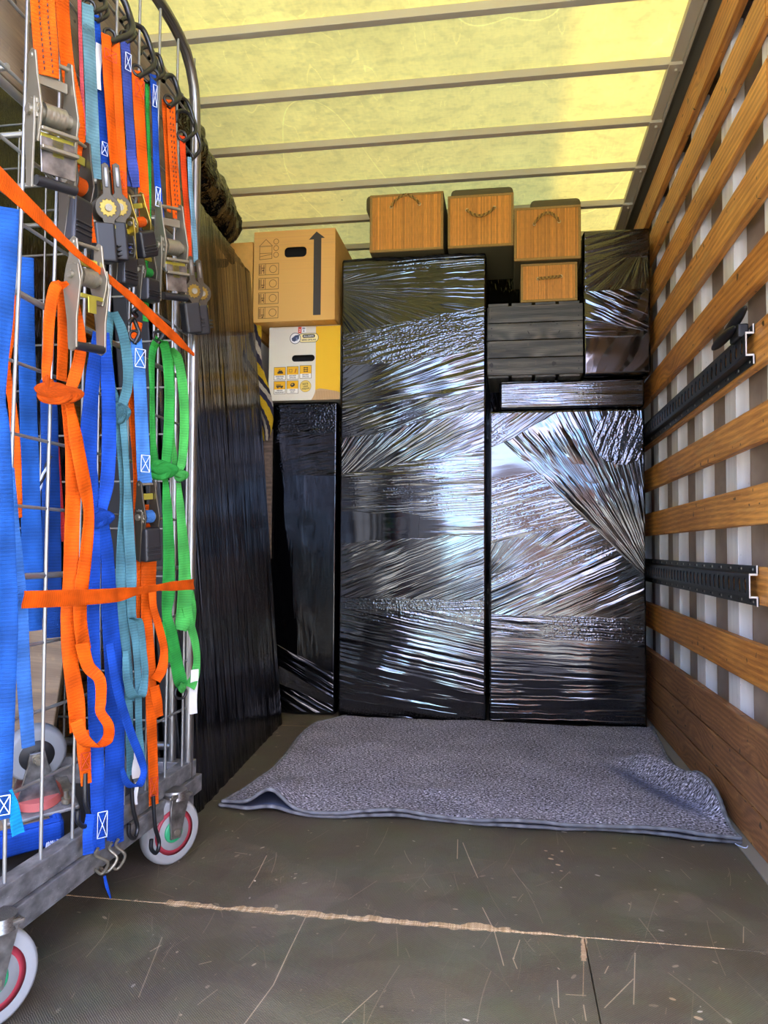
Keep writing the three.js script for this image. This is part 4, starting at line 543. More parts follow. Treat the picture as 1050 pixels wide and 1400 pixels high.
// straps: each is webbing with its hooks, knots and ratchet
function ribbon(P, deg, vertical) {                  // P: [x, y, z, width] in metres; the band is a closed strip 1.8 mm thick
  const c = new THREE.CatmullRomCurve3(P.map((p) => V(p[0], p[1], p[2]))), n = Math.max(24, P.length * 10), a = deg * Math.PI / 180, base = vertical ? V(0, 1, 0) : V(Math.sin(a), 0, -Math.cos(a)), K = 6, T = 0.0009, pos = [], uv = [], idx = [];
  let len = 0, prev = null; const ring = 2 * (K + 1);
  for (let i = 0; i <= n; i++) {
    const t = i / n, p = c.getPoint(t), tan = c.getTangent(t), f = t * (P.length - 1), k = Math.min(P.length - 2, Math.floor(f)), w = mix(P[k][3], P[k + 1][3], smooth(0, 1, f - k)) / 2; if (prev) len += p.distanceTo(prev); prev = p.clone();
    const W = base.clone().addScaledVector(tan, -base.dot(tan)); if (W.lengthSq() < 0.02) W.set(0.7, 0.2, 0.6).addScaledVector(tan, -tan.dot(V(0.7, 0.2, 0.6))); W.normalize(); const N = V().crossVectors(tan, W).normalize();
    for (const s of [1, -1]) for (let q = 0; q <= K; q++) { const e = (q / K * 2 - 1) * s, cup = 0.0022 * Math.sin(e * 2.2 + i * 0.13) * Math.min(1, w * 60), d = p.clone().addScaledVector(W, e * w).addScaledVector(N, cup + s * T); pos.push(d.x, d.y, d.z); uv.push(e * w, len); }
  }
  for (let i = 0; i < n; i++) for (let q = 0; q < ring; q++) { const a0 = i * ring + q, a1 = i * ring + (q + 1) % ring; idx.push(a0, a1, a1 + ring, a0, a1 + ring, a0 + ring); }
  const g = new THREE.BufferGeometry(); g.setAttribute('position', new THREE.Float32BufferAttribute(pos, 3)); g.setAttribute('uv', new THREE.Float32BufferAttribute(uv, 2)); g.setIndex(idx); g.computeVertexNormals(); return g;
}
function ratchet(o, [tp, bt, W, kind, yawDeg], webM) {
  const g = sub('ratchet', o), H = tp[1] - bt[1], B = V(...bt), A = V(...tp), yaw = Math.PI / 2 - (yawDeg ?? 20) * Math.PI / 180;
  const dir = A.clone().sub(B), tilt = new THREE.Quaternion().setFromUnitVectors(UPV, dir.clone().normalize()), Q = tilt.multiply(new THREE.Quaternion().setFromAxisAngle(UPV, yaw)), m = new THREE.Matrix4().compose(A, Q, V(1, 1, 1)), pl = (q) => q.applyMatrix4(m);
  const edge = kind === 'dark', w = edge ? W * 1.3 : W, L = dir.length(), steel = kind === 'gold' ? M.gold : kind === 'silver' || kind === 'long' ? M.silver : M.darkSteel, fy = kind === 'long' ? 0.3 : 0.42;
  // profile in (depth, height); the plates stand on the two sides, width runs along local x
  const plate = (pts, x, t, mm, nm) => { const q = extr(pts.map(([a, b]) => [a * L, b * L]), t, 0.0008); q.rotateY(Math.PI / 2); part(nm, pl(q.translate(x, 0, 0)), mm, g); };
  for (const s of [1, -1]) {
    if (edge) { const disc = [[-0.035, 0.03], [0, 0.05], [0.035, 0.03], [0.04, -fy + 0.15]]; for (let i = 1; i < 12; i++) { const a = Math.PI / 2 - 0.35 - i / 12 * 2.5; disc.push([Math.cos(a) * 0.135, Math.sin(a) * 0.135 - fy]); } disc.push([0.04, -fy - 0.2], [0.03, -0.8], [-0.03, -0.8], [-0.04, -fy - 0.2]); for (let i = 1; i < 12; i++) { const a = -Math.PI / 2 - 0.3 - i / 12 * 2.5; disc.push([Math.cos(a) * 0.135, Math.sin(a) * 0.135 - fy]); } disc.push([-0.04, -fy + 0.15]); plate(disc, s * w * 0.49 - 0.001, 0.0024, steel, 'side_plate'); plate([[-0.014, 0], [0.014, 0], [0.014, -0.2], [-0.014, -0.2]], s * (w * 0.49 + 0.0022) - 0.0006, 0.0012, M.zinc, 'slot_plate'); }
    else plate([[-0.05, 0.02], [0, 0.05], [0.05, 0.02], [0.06, -0.12], [0.1, -fy + 0.1], [0.13, -fy], [0.1, -fy - 0.1], [0.04, -fy - 0.22], [-0.05, -fy - 0.24], [-0.1, -fy - 0.1], [-0.12, -fy], [-0.07, -0.16]], s * w * 0.42 - 0.001, 0.002, steel, 'side_plate');
    const hp = kind === 'long' ? [[-0.09, -fy + 0.08], [0.06, -fy + 0.1], [0.12, -fy - 0.1], [0.07, -0.72], [0.06, -0.98], [0.01, -1.0], [-0.05, -0.97], [-0.06, -0.7], [-0.12, -fy - 0.08]] : [[-0.06, -fy + 0.07], [0.06, -fy + 0.07], [0.1, -fy - 0.1], [0.09, -0.75], [0.1, -0.97], [0.02, -1.0], [-0.01, -0.78], [-0.05, -fy - 0.1]];
    if (!edge) plate(hp, s * w * 0.49 - 0.001, 0.0024, steel, 'handle_plate');
    const tooth = []; for (let i = 0; i < 26; i++) { const a = i / 26 * 6.2832, rr = (i % 2 ? 0.082 : 0.1) * (edge ? 0.95 : 1); tooth.push([Math.cos(a) * rr, Math.sin(a) * rr - fy]); } plate(tooth, s * w * (edge ? 0.52 : 0.455) - 0.001, 0.002, kind === 'dark' ? M.gold : M.silver, 'ratchet_wheel');
    part('axle_cap', pl(new THREE.CylinderGeometry(0.04 * L, 0.04 * L, 0.007, 18).rotateZ(Math.PI / 2).translate(s * (w * 0.5 + 0.003), -fy * L, 0)), M.silver, g);
    part('rivet', pl(new THREE.SphereGeometry(0.022 * L, 10, 8).scale(0.6, 1, 1).translate(s * (w * 0.44), 0, 0)), M.silver, g);
  }
  part('spool', pl(new THREE.CylinderGeometry(0.055 * L, 0.055 * L, w * 0.8, 18).rotateZ(Math.PI / 2).translate(0, -fy * L, 0)), M.silver, g); part('wound_webbing', pl(new THREE.CylinderGeometry(0.085 * L, 0.085 * L, w * 0.5, 18).rotateZ(Math.PI / 2).translate(0, -fy * L, 0)), kind === 'silver' || kind === 'long' ? M.silver : webM, g);
  part('cross_bolt', pl(new THREE.CylinderGeometry(0.018 * L, 0.018 * L, w * 0.86, 12).rotateZ(Math.PI / 2).translate(0, 0, 0)), M.silver, g);
  part('pawl', pl(merge([bx(-w * 0.38, w * 0.38, -(fy + 0.21) * L, -(fy + 0.17) * L, 0.01, 0.014, 0.001), bx(-w * 0.14, w * 0.14, -(fy + 0.34) * L, -(fy + 0.19) * L, 0.012, 0.015, 0.001)])), M.yellowZinc, g); part('latch_plate', pl(bx(-w * 0.36, w * 0.36, -0.2 * L, -0.12 * L, -0.002, 0.002, 0.001)), kind === 'silver' ? M.silver : M.yellowZinc, g);
  if (kind === 'silver' || kind === 'long') { part('grip_bar', pl(new THREE.CylinderGeometry(0.05 * L, 0.05 * L, w * 0.92, 14).rotateZ(Math.PI / 2).scale(1, 0.8, 1).translate(0, -0.955 * L, 0.02 * L)), M.blackPlastic, g); if (kind === 'silver') for (const t of [0.56, 0.7]) part('cross_plate', pl(bx(-w * 0.43, w * 0.43, -(t + 0.03) * L, -t * L, 0.016, 0.026, 0.002)), M.silver, g); if (kind === 'silver') part('handle_web', pl(bx(-w * 0.4, w * 0.4, -0.9 * L, -0.62 * L, 0.012, 0.015, 0.001)), M.zinc, g); }
  else { const q = edge ? bx(-w * 0.62, w * 0.62, -L, -0.57 * L, -0.03, 0.012, 0.006) : bx(-w * 0.5, w * 0.5, -L, -0.56 * L, -0.012, 0.02, 0.006), p = q.attributes.position; for (let i = 0; i < p.count; i++) { const t = -p.getY(i) / L; p.setX(i, p.getX(i) * (1 - 0.14 * Math.sin((t - 0.56) * 8))); } q.computeVertexNormals(); part('black_grip', pl(q), M.blackPlastic, g);
    part('grip_ridges', pl(merge([0.8, 0.85, 0.9].map((t) => bx(-w * 0.42, w * 0.42, -(t + 0.018) * L, -t * L, 0.014, 0.023, 0.002)))), M.blackPlastic, g); }
}
const STRAPS = [
{"n":"ratchet_strap","t":"strap","l":"wide orange ratchet strap with two dashed dark lines, big silver ratchet at its lower end","c":"orange","r":[{"p":[[-0.77,1.865,-1.149,0.0429],[-0.77,1.779,-1.16,0.0432],[-0.77,1.698,-1.17,0.0423],[-0.77,1.64,-1.176,0.0413],[-0.77,1.595,-1.185,0.0403],[-0.77,1.546,-1.196,0.038]],"a":35,"c":null,"d":1}],"h":[[[-0.77,1.867,-1.151],[-0.77,1.901,-1.154],1.4]],"k":[],"q":[[[-0.77,1.574,-1.203],[-0.77,1.359,-1.224],0.0773,"silver",30]],"s":[],"o":[],"g":[]},
{"n":"ratchet_strap","t":"strap","l":"plain orange strap beside the widest one, ending in a long silver ratchet","c":"orange","r":[{"p":[[-0.79,1.877,-1.244,0.0316],[-0.79,1.766,-1.258,0.0307],[-0.79,1.704,-1.266,0.0295],[-0.79,1.621,-1.284,0.0286],[-0.79,1.556,-1.314,0.0311],[-0.79,1.498,-1.334,0.0238],[-0.79,1.421,-1.356,0.0179],[-0.79,1.334,-1.384,0.0184]],"a":25}],"h":[[[-0.79,1.876,-1.246],[-0.79,1.91,-1.252],1.2]],"k":[],"q":[[[-0.75,1.291,-1.294],[-0.75,1.1,-1.308],0.0631,"long",22]],"s":[[[-0.788,1.527,-1.3],0.0174,0.0321,25,"r"]],"o":[],"g":[]},
{"n":"ratchet_strap","t":"strap","l":"thin pink-red cord strap hanging left of the pale teal strap","c":"pink","r":[{"p":[[-0.785,1.877,-1.296,0.007],[-0.785,1.788,-1.307,0.007],[-0.785,1.683,-1.317,0.0071],[-0.785,1.604,-1.326,0.0071],[-0.785,1.52,-1.337,0.0072]],"a":40}],"h":[],"k":[],"q":[],"s":[],"o":[],"g":[]},
{"n":"ratchet_strap","t":"strap","l":"pale teal strap with frayed top hanging from a cage hook","c":"teal","r":[{"p":[[-0.79,1.78,-1.347,0.0229],[-0.79,1.709,-1.356,0.0262],[-0.79,1.601,-1.369,0.0281],[-0.79,1.461,-1.383,0.0302]],"a":30}],"h":[[[-0.79,1.778,-1.353],[-0.79,1.838,-1.388]]],"k":[],"q":[],"s":[[[-0.788,1.732,-1.349],0.0195,0.0111,30,"d"]],"o":[],"g":[]},
{"n":"ratchet_strap","t":"strap","l":"royal blue strap with a long white label near its top","c":"blue","r":[{"p":[[-0.805,1.8,-1.403,0.0143],[-0.805,1.748,-1.414,0.0161],[-0.805,1.661,-1.426,0.0212],[-0.805,1.584,-1.441,0.0281],[-0.805,1.496,-1.454,0.0251]],"a":30}],"h":[[[-0.805,1.797,-1.403],[-0.805,1.847,-1.426]]],"k":[],"q":[[[-0.79,1.492,-1.415],[-0.79,1.318,-1.452],0.0245,"dark",-45]],"s":[[[-0.802,1.547,-1.441],0.013,0.026,30,"w"]],"o":[],"g":[[[-0.802,1.701,-1.411],0.0157,0.094,"white"]]},
{"n":"ratchet_strap","t":"strap","l":"doubled orange strap hanging from a thick black S hook","c":"orange","r":[{"p":[[-0.785,1.761,-1.408,0.0236],[-0.785,1.663,-1.424,0.0262],[-0.785,1.554,-1.444,0.0271],[-0.785,1.459,-1.466,0.022]],"a":15},{"p":[[-0.78,1.764,-1.433,0.0181],[-0.78,1.675,-1.447,0.0198],[-0.78,1.564,-1.464,0.0215],[-0.78,1.455,-1.484,0.0171]],"a":45}],"h":[[[-0.785,1.766,-1.422],[-0.785,1.873,-1.462],1.5]],"k":[],"q":[[[-0.785,1.508,-1.449],[-0.785,1.335,-1.49],0.025,"dark",-45]],"s":[[[-0.778,1.718,-1.411],0.0264,0.0205,30,"r"],[[-0.776,1.493,-1.459],0.0211,0.0301,45,"r"]],"o":[],"g":[]},
{"n":"ratchet_strap","t":"strap","l":"violet-blue strap with white cross stitching and a folded tail","c":"violet","r":[{"p":[[-0.8,1.827,-1.512,0.0208],[-0.8,1.74,-1.526,0.0228],[-0.8,1.652,-1.54,0.0231],[-0.8,1.597,-1.556,0.027],[-0.8,1.527,-1.566,0.0291]],"a":30},{"p":[[-0.793,1.592,-1.532,0.019],[-0.793,1.56,-1.547,0.0223],[-0.793,1.525,-1.562,0.0161]],"a":50}],"h":[[[-0.8,1.826,-1.516],[-0.8,1.874,-1.53]]],"k":[],"q":[],"s":[[[-0.797,1.775,-1.519],0.0138,0.0368,30,"w"]],"o":[],"g":[]},
{"n":"ratchet_strap","t":"strap","l":"bright orange strap ending above a gold-coloured ratchet","c":"orange","r":[{"p":[[-0.785,1.769,-1.541,0.0266],[-0.785,1.676,-1.556,0.027],[-0.785,1.572,-1.574,0.0275],[-0.785,1.458,-1.587,0.026]],"a":30}],"h":[[[-0.785,1.766,-1.541],[-0.785,1.868,-1.557],1.3]],"k":[],"q":[[[-0.775,1.486,-1.521],[-0.775,1.376,-1.577],0.046,"gold",20]],"s":[[[-0.782,1.73,-1.544],0.0206,0.038,30,"r"],[[-0.782,1.5,-1.575],0.0224,0.0288,30,"r"]],"o":[],"g":[]},
{"n":"ratchet_strap","t":"strap","l":"narrow green strap hanging between an orange and a blue strap","c":"green","r":[{"p":[[-0.808,1.802,-1.633,0.0094],[-0.808,1.724,-1.64,0.0095],[-0.808,1.645,-1.651,0.0096],[-0.808,1.444,-1.656,0.0117],[-0.808,1.258,-1.65,0.0137]],"a":30}],"h":[[[-0.805,1.807,-1.63],[-0.805,1.879,-1.641]]],"k":[],"q":[],"s":[],"o":[],"g":[]},
{"n":"ratchet_strap","t":"strap","l":"medium blue strap with white cross stitching, next to the green one","c":"blue","r":[{"p":[[-0.79,1.812,-1.624,0.0145],[-0.79,1.723,-1.639,0.0147],[-0.79,1.61,-1.652,0.0167],[-0.79,1.5,-1.68,0.0171]],"a":35}],"h":[[[-0.79,1.811,-1.628],[-0.79,1.867,-1.648]]],"k":[],"q":[],"s":[[[-0.787,1.763,-1.627],0.0099,0.0495,35,"w"],[[-0.787,1.543,-1.652],0.0116,0.0433,35,"w"]],"o":[],"g":[]},
{"n":"ratchet_strap","t":"strap","l":"dotted orange strap folded double, silver ratchet with black bar below it","c":"orange","r":[{"p":[[-0.8,1.802,-1.707,0.0153],[-0.8,1.699,-1.724,0.0157],[-0.8,1.549,-1.743,0.0139]],"a":20},{"p":[[-0.785,1.8,-1.706,0.0204],[-0.785,1.698,-1.723,0.0225],[-0.785,1.617,-1.74,0.0246],[-0.785,1.537,-1.756,0.0211]],"a":40,"c":null,"d":1}],"h":[[[-0.785,1.792,-1.699],[-0.785,1.857,-1.716],1.3]],"k":[],"q":[[[-0.77,1.531,-1.681],[-0.77,1.323,-1.715],0.0673,"silver",34]],"s":[],"o":[],"g":[]},
{"n":"ratchet_strap","t":"strap","l":"slim red-orange strap close to the cage corner tube","c":"redorange","r":[{"p":[[-0.785,1.751,-1.776,0.0154],[-0.785,1.661,-1.793,0.0179],[-0.785,1.561,-1.816,0.0183],[-0.785,1.47,-1.829,0.0186]],"a":25}],"h":[[[-0.785,1.747,-1.776],[-0.785,1.845,-1.794]]],"k":[],"q":[[[-0.78,1.457,-1.813],[-0.78,1.292,-1.871],0.0234,"dark",-45]],"s":[],"o":[],"g":[]},
{"n":"ratchet_strap","t":"strap","l":"pale blue strap hanging last before the cage corner tube","c":"paleblue","r":[{"p":[[-0.775,1.709,-1.799,0.0112],[-0.775,1.632,-1.811,0.0137],[-0.775,1.549,-1.833,0.0163],[-0.775,1.456,-1.852,0.0142]],"a":25}],"h":[[[-0.78,1.712,-1.806],[-0.78,1.813,-1.797]]],"k":[],"q":[[[-0.77,1.458,-1.839],[-0.77,1.296,-1.899],0.0237,"dark",-45]],"s":[],"o":[],"g":[]},
{"n":"ratchet_strap","t":"strap","l":"loose black-handled ratchet with a short orange end below the big silver one","c":"orange","r":[{"p":[[-0.79,1.537,-1.33,0.011],[-0.79,1.48,-1.34,0.0112]],"a":25}],"h":[],"k":[],"q":[[[-0.785,1.496,-1.318],[-0.785,1.303,-1.317],0.0459,"black",15]],"s":[],"o":[],"g":[]},
{"n":"ratchet_strap","t":"strap","l":"black-handled ratchet with a short dark blue end hanging mid row","c":"violet","r":[{"p":[[-0.82,1.521,-1.546,0.0225],[-0.82,1.455,-1.559,0.0228]],"a":25}],"h":[],"k":[],"q":[[[-0.8,1.437,-1.521],[-0.8,1.301,-1.537],0.0414,"black",20]],"s":[],"o":[],"g":[]},
{"n":"ratchet_strap","t":"strap","l":"black-handled ratchet with a short green end hanging above the green loops","c":"green","r":[{"p":[[-0.808,1.413,-1.64,0.0122],[-0.808,1.371,-1.649,0.0123]],"a":25}],"h":[],"k":[],"q":[[[-0.798,1.412,-1.626],[-0.798,1.299,-1.639],0.044,"black",15]],"s":[],"o":[],"g":[]},
{"n":"ratchet_strap","t":"strap","l":"short orange strap glimpsed behind the cage wires below the hooks","c":"redorange","r":[{"p":[[-0.87,1.824,-1.817,0.0169],[-0.87,1.735,-1.838,0.0194],[-0.87,1.66,-1.867,0.022],[-0.87,1.583,-1.858,0.0175]],"a":30}],"h":[],"k":[],"q":[],"s":[],"o":[],"g":[]},
{"n":"lashing_strap","t":"strap","l":"orange strap tied diagonally across the cage front","c":"orange","r":[{"p":[[-0.735,1.293,-0.98,0.0314],[-0.735,1.289,-1.029,0.0337],[-0.735,1.276,-1.11,0.0307],[-0.735,1.259,-1.213,0.0171],[-0.735,1.254,-1.255,0.0121],[-0.735,1.253,-1.307,0.0126],[-0.735,1.247,-1.38,0.0175],[-0.735,1.24,-1.455,0.0243],[-0.735,1.227,-1.555,0.0241],[-0.735,1.218,-1.648,0.0219],[-0.735,1.206,-1.753,0.0089]],"a":30,"v":1}],"h":[],"k":[],"q":[],"s":[],"o":[],"g":[]},
{"n":"lashing_strap","t":"strap","l":"orange strap tied level across the hanging straps, lower on the cage","c":"orange","r":[{"p":[[-0.735,0.669,-1.114,0.0269],[-0.735,0.665,-1.21,0.0278],[-0.735,0.662,-1.302,0.0272],[-0.735,0.66,-1.407,0.0264],[-0.735,0.663,-1.497,0.0162],[-0.735,0.665,-1.581,0.0139],[-0.735,0.665,-1.674,0.0212],[-0.735,0.664,-1.777,0.0242]],"a":30,"v":1}],"h":[],"k":[],"q":[],"s":[],"o":[],"g":[]},
{"n":"ratchet_strap","t":"strap","l":"broad ribbed bright blue strap at the front edge of the cage, turquoise tail","c":"skyblue","r":[{"p":[[-0.745,1.26,-1.064,0.0301],[-0.745,1.186,-1.064,0.029],[-0.745,1.108,-1.064,0.0244],[-0.745,1.018,-1.059,0.0176],[-0.745,0.968,-1.055,0.0186],[-0.745,0.921,-1.064,0.0232],[-0.745,0.823,-1.075,0.0256],[-0.745,0.736,-1.083,0.0279],[-0.745,0.637,-1.091,0.0291],[-0.745,0.528,-1.092,0.0268],[-0.745,0.43,-1.095,0.0234],[-0.745,0.344,-1.094,0.0199]],"a":45},{"p":[[-0.74,0.386,-1.1,0.0089],[-0.74,0.355,-1.112,0.0158],[-0.74,0.312,-1.125,0.0182]],"a":45,"c":"cyan"}],"h":[],"k":[],"q":[],"s":[[[-0.74,0.368,-1.087],0.0162,0.0278,45,"w"]],"o":[],"g":[]},
{"n":"ratchet_strap","t":"strap","l":"ribbed blue strap with a square cut end beside the broad one","c":"steelblue","r":[{"p":[[-0.76,0.871,-1.107,0.0138],[-0.76,0.804,-1.118,0.0162],[-0.76,0.724,-1.132,0.0198],[-0.76,0.655,-1.145,0.0211],[-0.76,0.574,-1.154,0.0213],[-0.76,0.503,-1.165,0.0214],[-0.76,0.43,-1.176,0.0203]],"a":45}],"h":[],"k":[],"q":[],"s":[],"o":[],"g":[]},
{"n":"ratchet_strap","t":"strap","l":"blue strap hanging behind the wires on the left","c":"midblue","r":[{"p":[[-0.88,1.283,-1.311,0.0274],[-0.88,1.178,-1.318,0.0289],[-0.88,1.031,-1.33,0.0304],[-0.88,0.883,-1.343,0.0333],[-0.88,0.733,-1.357,0.0363],[-0.88,0.593,-1.368,0.0308]],"a":45}],"h":[],"k":[],"q":[],"s":[],"o":[],"g":[]},
{"n":"ratchet_strap","t":"strap","l":"darker blue strap hanging behind the wires, right of its twin","c":"midblue2","r":[{"p":[[-0.91,1.083,-1.441,0.03],[-0.91,0.966,-1.452,0.0331],[-0.91,0.82,-1.464,0.0363],[-0.91,0.673,-1.47,0.0393],[-0.91,0.567,-1.48,0.0334]],"a":45}],"h":[],"k":[],"q":[],"s":[],"o":[],"g":[]},
{"n":"ratchet_strap","t":"strap","l":"thin folded orange strap threaded behind the left wires","c":"orange","r":[{"p":[[-0.85,1.188,-1.226,0.0209],[-0.85,1.124,-1.225,0.0208],[-0.85,1.053,-1.22,0.0168],[-0.85,1.002,-1.239,0.0131],[-0.85,0.912,-1.255,0.0159],[-0.85,0.836,-1.265,0.0133],[-0.85,0.801,-1.271,0.008]],"a":40}],"h":[],"k":[],"q":[],"s":[],"o":[],"g":[]},
{"n":"ratchet_strap","t":"strap","l":"narrow red strap hanging deep inside the cage","c":"red","r":[{"p":[[-1.02,1.061,-1.641,0.007],[-1.02,0.964,-1.661,0.0088],[-1.02,0.831,-1.682,0.0107],[-1.02,0.763,-1.694,0.009]],"a":40}],"h":[],"k":[],"q":[],"s":[],"o":[],"g":[]},
{"n":"ratchet_strap","t":"strap","l":"orange strap tied in a knot with long twisted tails, the biggest orange bundle","c":"orange","r":[{"p":[[-0.79,1.223,-1.284,0.0141],[-0.79,1.209,-1.266,0.0195],[-0.79,1.154,-1.25,0.0206],[-0.79,1.089,-1.247,0.0178],[-0.79,1.038,-1.247,0.0137],[-0.79,1.02,-1.274,0.0112]],"a":35},{"p":[[-0.8,1.227,-1.305,0.0198],[-0.8,1.159,-1.31,0.025],[-0.8,1.051,-1.308,0.0234]],"a":20},{"p":[[-0.775,1.216,-1.264,0.013],[-0.775,1.206,-1.285,0.0185],[-0.775,1.159,-1.312,0.0229],[-0.775,1.111,-1.326,0.0204],[-0.775,1.057,-1.309,0.0214],[-0.775,1.021,-1.291,0.0172]],"a":50},{"p":[[-0.785,1.009,-1.299,0.0166],[-0.785,0.946,-1.319,0.0225],[-0.785,0.867,-1.33,0.0283],[-0.785,0.774,-1.329,0.0268],[-0.785,0.681,-1.329,0.0267],[-0.785,0.629,-1.324,0.0251],[-0.785,0.549,-1.335,0.0281],[-0.785,0.466,-1.358,0.0314],[-0.785,0.411,-1.366,0.0286]],"a":40},{"p":[[-0.765,1.002,-1.278,0.0165],[-0.765,0.931,-1.307,0.0289],[-0.765,0.867,-1.333,0.0313],[-0.765,0.815,-1.35,0.023],[-0.765,0.734,-1.344,0.0246],[-0.765,0.668,-1.332,0.0294],[-0.765,0.615,-1.332,0.031],[-0.765,0.561,-1.347,0.0296]],"a":20},{"p":[[-0.75,0.579,-1.312,0.0234],[-0.75,0.534,-1.337,0.0224],[-0.735,0.511,-1.349,0.0199],[-0.74,0.469,-1.365,0.0188],[-0.74,0.45,-1.364,0.0174],[-0.73,0.422,-1.376,0.0189],[-0.74,0.393,-1.393,0.0205],[-0.74,0.389,-1.351,0.0186],[-0.75,0.405,-1.328,0.0222],[-0.76,0.442,-1.317,0.0221]],"a":60},{"p":[[-0.785,0.407,-1.384,0.0225],[-0.785,0.365,-1.391,0.0256],[-0.785,0.305,-1.401,0.0212]],"a":35}],"h":[[[-0.785,0.307,-1.396],[-0.785,0.236,-1.394],-1]],"k":[[[-0.765,1.013,-1.241],0.0596,0.0285],[[-0.78,1.023,-1.236],0.0203,0.0305]],"q":[],"s":[[[-0.78,0.353,-1.385],0.0179,0.0303,35,"r"]],"o":[],"g":[]},
{"n":"ratchet_strap","t":"strap","l":"royal blue strap knotted halfway, stitched ends with bent wire claw hooks near the floor","c":"blue","r":[{"p":[[-0.79,1.167,-1.413,0.0207],[-0.79,1.07,-1.399,0.0308],[-0.79,0.956,-1.388,0.0391],[-0.79,0.886,-1.391,0.0375],[-0.79,0.815,-1.421,0.021]],"a":25},{"p":[[-0.775,1.166,-1.411,0.0173],[-0.775,1.062,-1.43,0.0263],[-0.775,0.948,-1.438,0.0278],[-0.775,0.876,-1.433,0.0262],[-0.775,0.814,-1.416,0.0172]],"a":50},{"p":[[-0.78,0.792,-1.404,0.021],[-0.78,0.706,-1.4,0.0268],[-0.78,0.595,-1.403,0.0267],[-0.78,0.469,-1.414,0.0268],[-0.78,0.356,-1.427,0.0269],[-0.78,0.256,-1.437,0.027],[-0.78,0.168,-1.441,0.0284]],"a":40},{"p":[[-0.795,0.794,-1.46,0.0238],[-0.795,0.733,-1.48,0.0276],[-0.795,0.615,-1.494,0.0382],[-0.795,0.48,-1.518,0.0421],[-0.795,0.345,-1.527,0.042],[-0.795,0.226,-1.533,0.0418],[-0.795,0.143,-1.54,0.04]],"a":30},{"p":[[-0.775,0.25,-1.402,0.0165],[-0.775,0.217,-1.393,0.0177],[-0.775,0.178,-1.397,0.0191]],"a":60},{"p":[[-0.75,0.567,-1.412,0.0156],[-0.75,0.494,-1.438,0.0174],[-0.75,0.432,-1.47,0.0178],[-0.75,0.373,-1.509,0.0166],[-0.75,0.318,-1.55,0.0154],[-0.75,0.283,-1.568,0.0138],[-0.75,0.264,-1.549,0.0153],[-0.75,0.269,-1.517,0.015],[-0.75,0.288,-1.489,0.013],[-0.75,0.315,-1.472,0.0097]],"a":35},{"p":[[-0.78,0.109,-1.469,0.0049],[-0.78,0.085,-1.479,0.0066],[-0.78,0.056,-1.495,0.0033]],"a":30}],"h":[[[-0.78,0.165,-1.431],[-0.78,0.118,-1.458],-2],[[-0.79,0.146,-1.53],[-0.79,0.095,-1.538],-2],[[-0.785,0.153,-1.494],[-0.785,0.11,-1.487],-2]],"k":[[[-0.77,0.806,-1.402],0.0372,0.0286]],"q":[],"s":[[[-0.774,0.218,-1.442],0.0187,0.0488,40,"w"]],"o":[],"g":[]},
{"n":"ratchet_strap","t":"strap","l":"dusty teal strap tied in a knot, tails hanging in a long loop","c":"teal2","r":[{"p":[[-0.8,1.228,-1.481,0.0174],[-0.8,1.162,-1.475,0.0174],[-0.8,1.09,-1.487,0.0177],[-0.8,1.041,-1.517,0.0162]],"a":20},{"p":[[-0.78,1.22,-1.456,0.0149],[-0.78,1.188,-1.493,0.0199],[-0.78,1.126,-1.518,0.0217],[-0.78,1.08,-1.517,0.0202],[-0.78,1.033,-1.494,0.0183]],"a":50},{"p":[[-0.79,1.011,-1.502,0.0159],[-0.79,0.944,-1.521,0.0215],[-0.79,0.854,-1.535,0.0217],[-0.79,0.763,-1.529,0.0251],[-0.79,0.672,-1.527,0.0215],[-0.79,0.58,-1.547,0.0217],[-0.79,0.494,-1.57,0.0183],[-0.79,0.424,-1.58,0.0184]],"a":30},{"p":[[-0.775,1.009,-1.492,0.014],[-0.775,0.912,-1.512,0.0126],[-0.775,0.793,-1.527,0.0222],[-0.775,0.702,-1.541,0.0224],[-0.775,0.611,-1.548,0.0176],[-0.775,0.548,-1.571,0.0162],[-0.775,0.47,-1.584,0.0147],[-0.775,0.361,-1.593,0.0147],[-0.775,0.286,-1.616,0.0116]],"a":45},{"p":[[-0.765,0.605,-1.528,0.0126],[-0.765,0.595,-1.561,0.0162],[-0.765,0.531,-1.584,0.0147],[-0.765,0.476,-1.594,0.0148],[-0.765,0.44,-1.579,0.0195],[-0.765,0.444,-1.542,0.0206],[-0.765,0.481,-1.515,0.0156],[-0.765,0.541,-1.506,0.0124]],"a":45},{"p":[[-0.79,0.448,-1.572,0.0165],[-0.79,0.363,-1.58,0.0183],[-0.79,0.257,-1.588,0.0182]],"a":30}],"h":[[[-0.79,0.25,-1.591],[-0.79,0.139,-1.606],-1]],"k":[[[-0.78,1.022,-1.489],0.0301,0.0331]],"q":[],"s":[],"o":[],"g":[[[-0.78,0.288,-1.599],0.022,0.0535,"white"],[[-0.79,0.223,-1.616],0.0094,0.047,"white"]]},
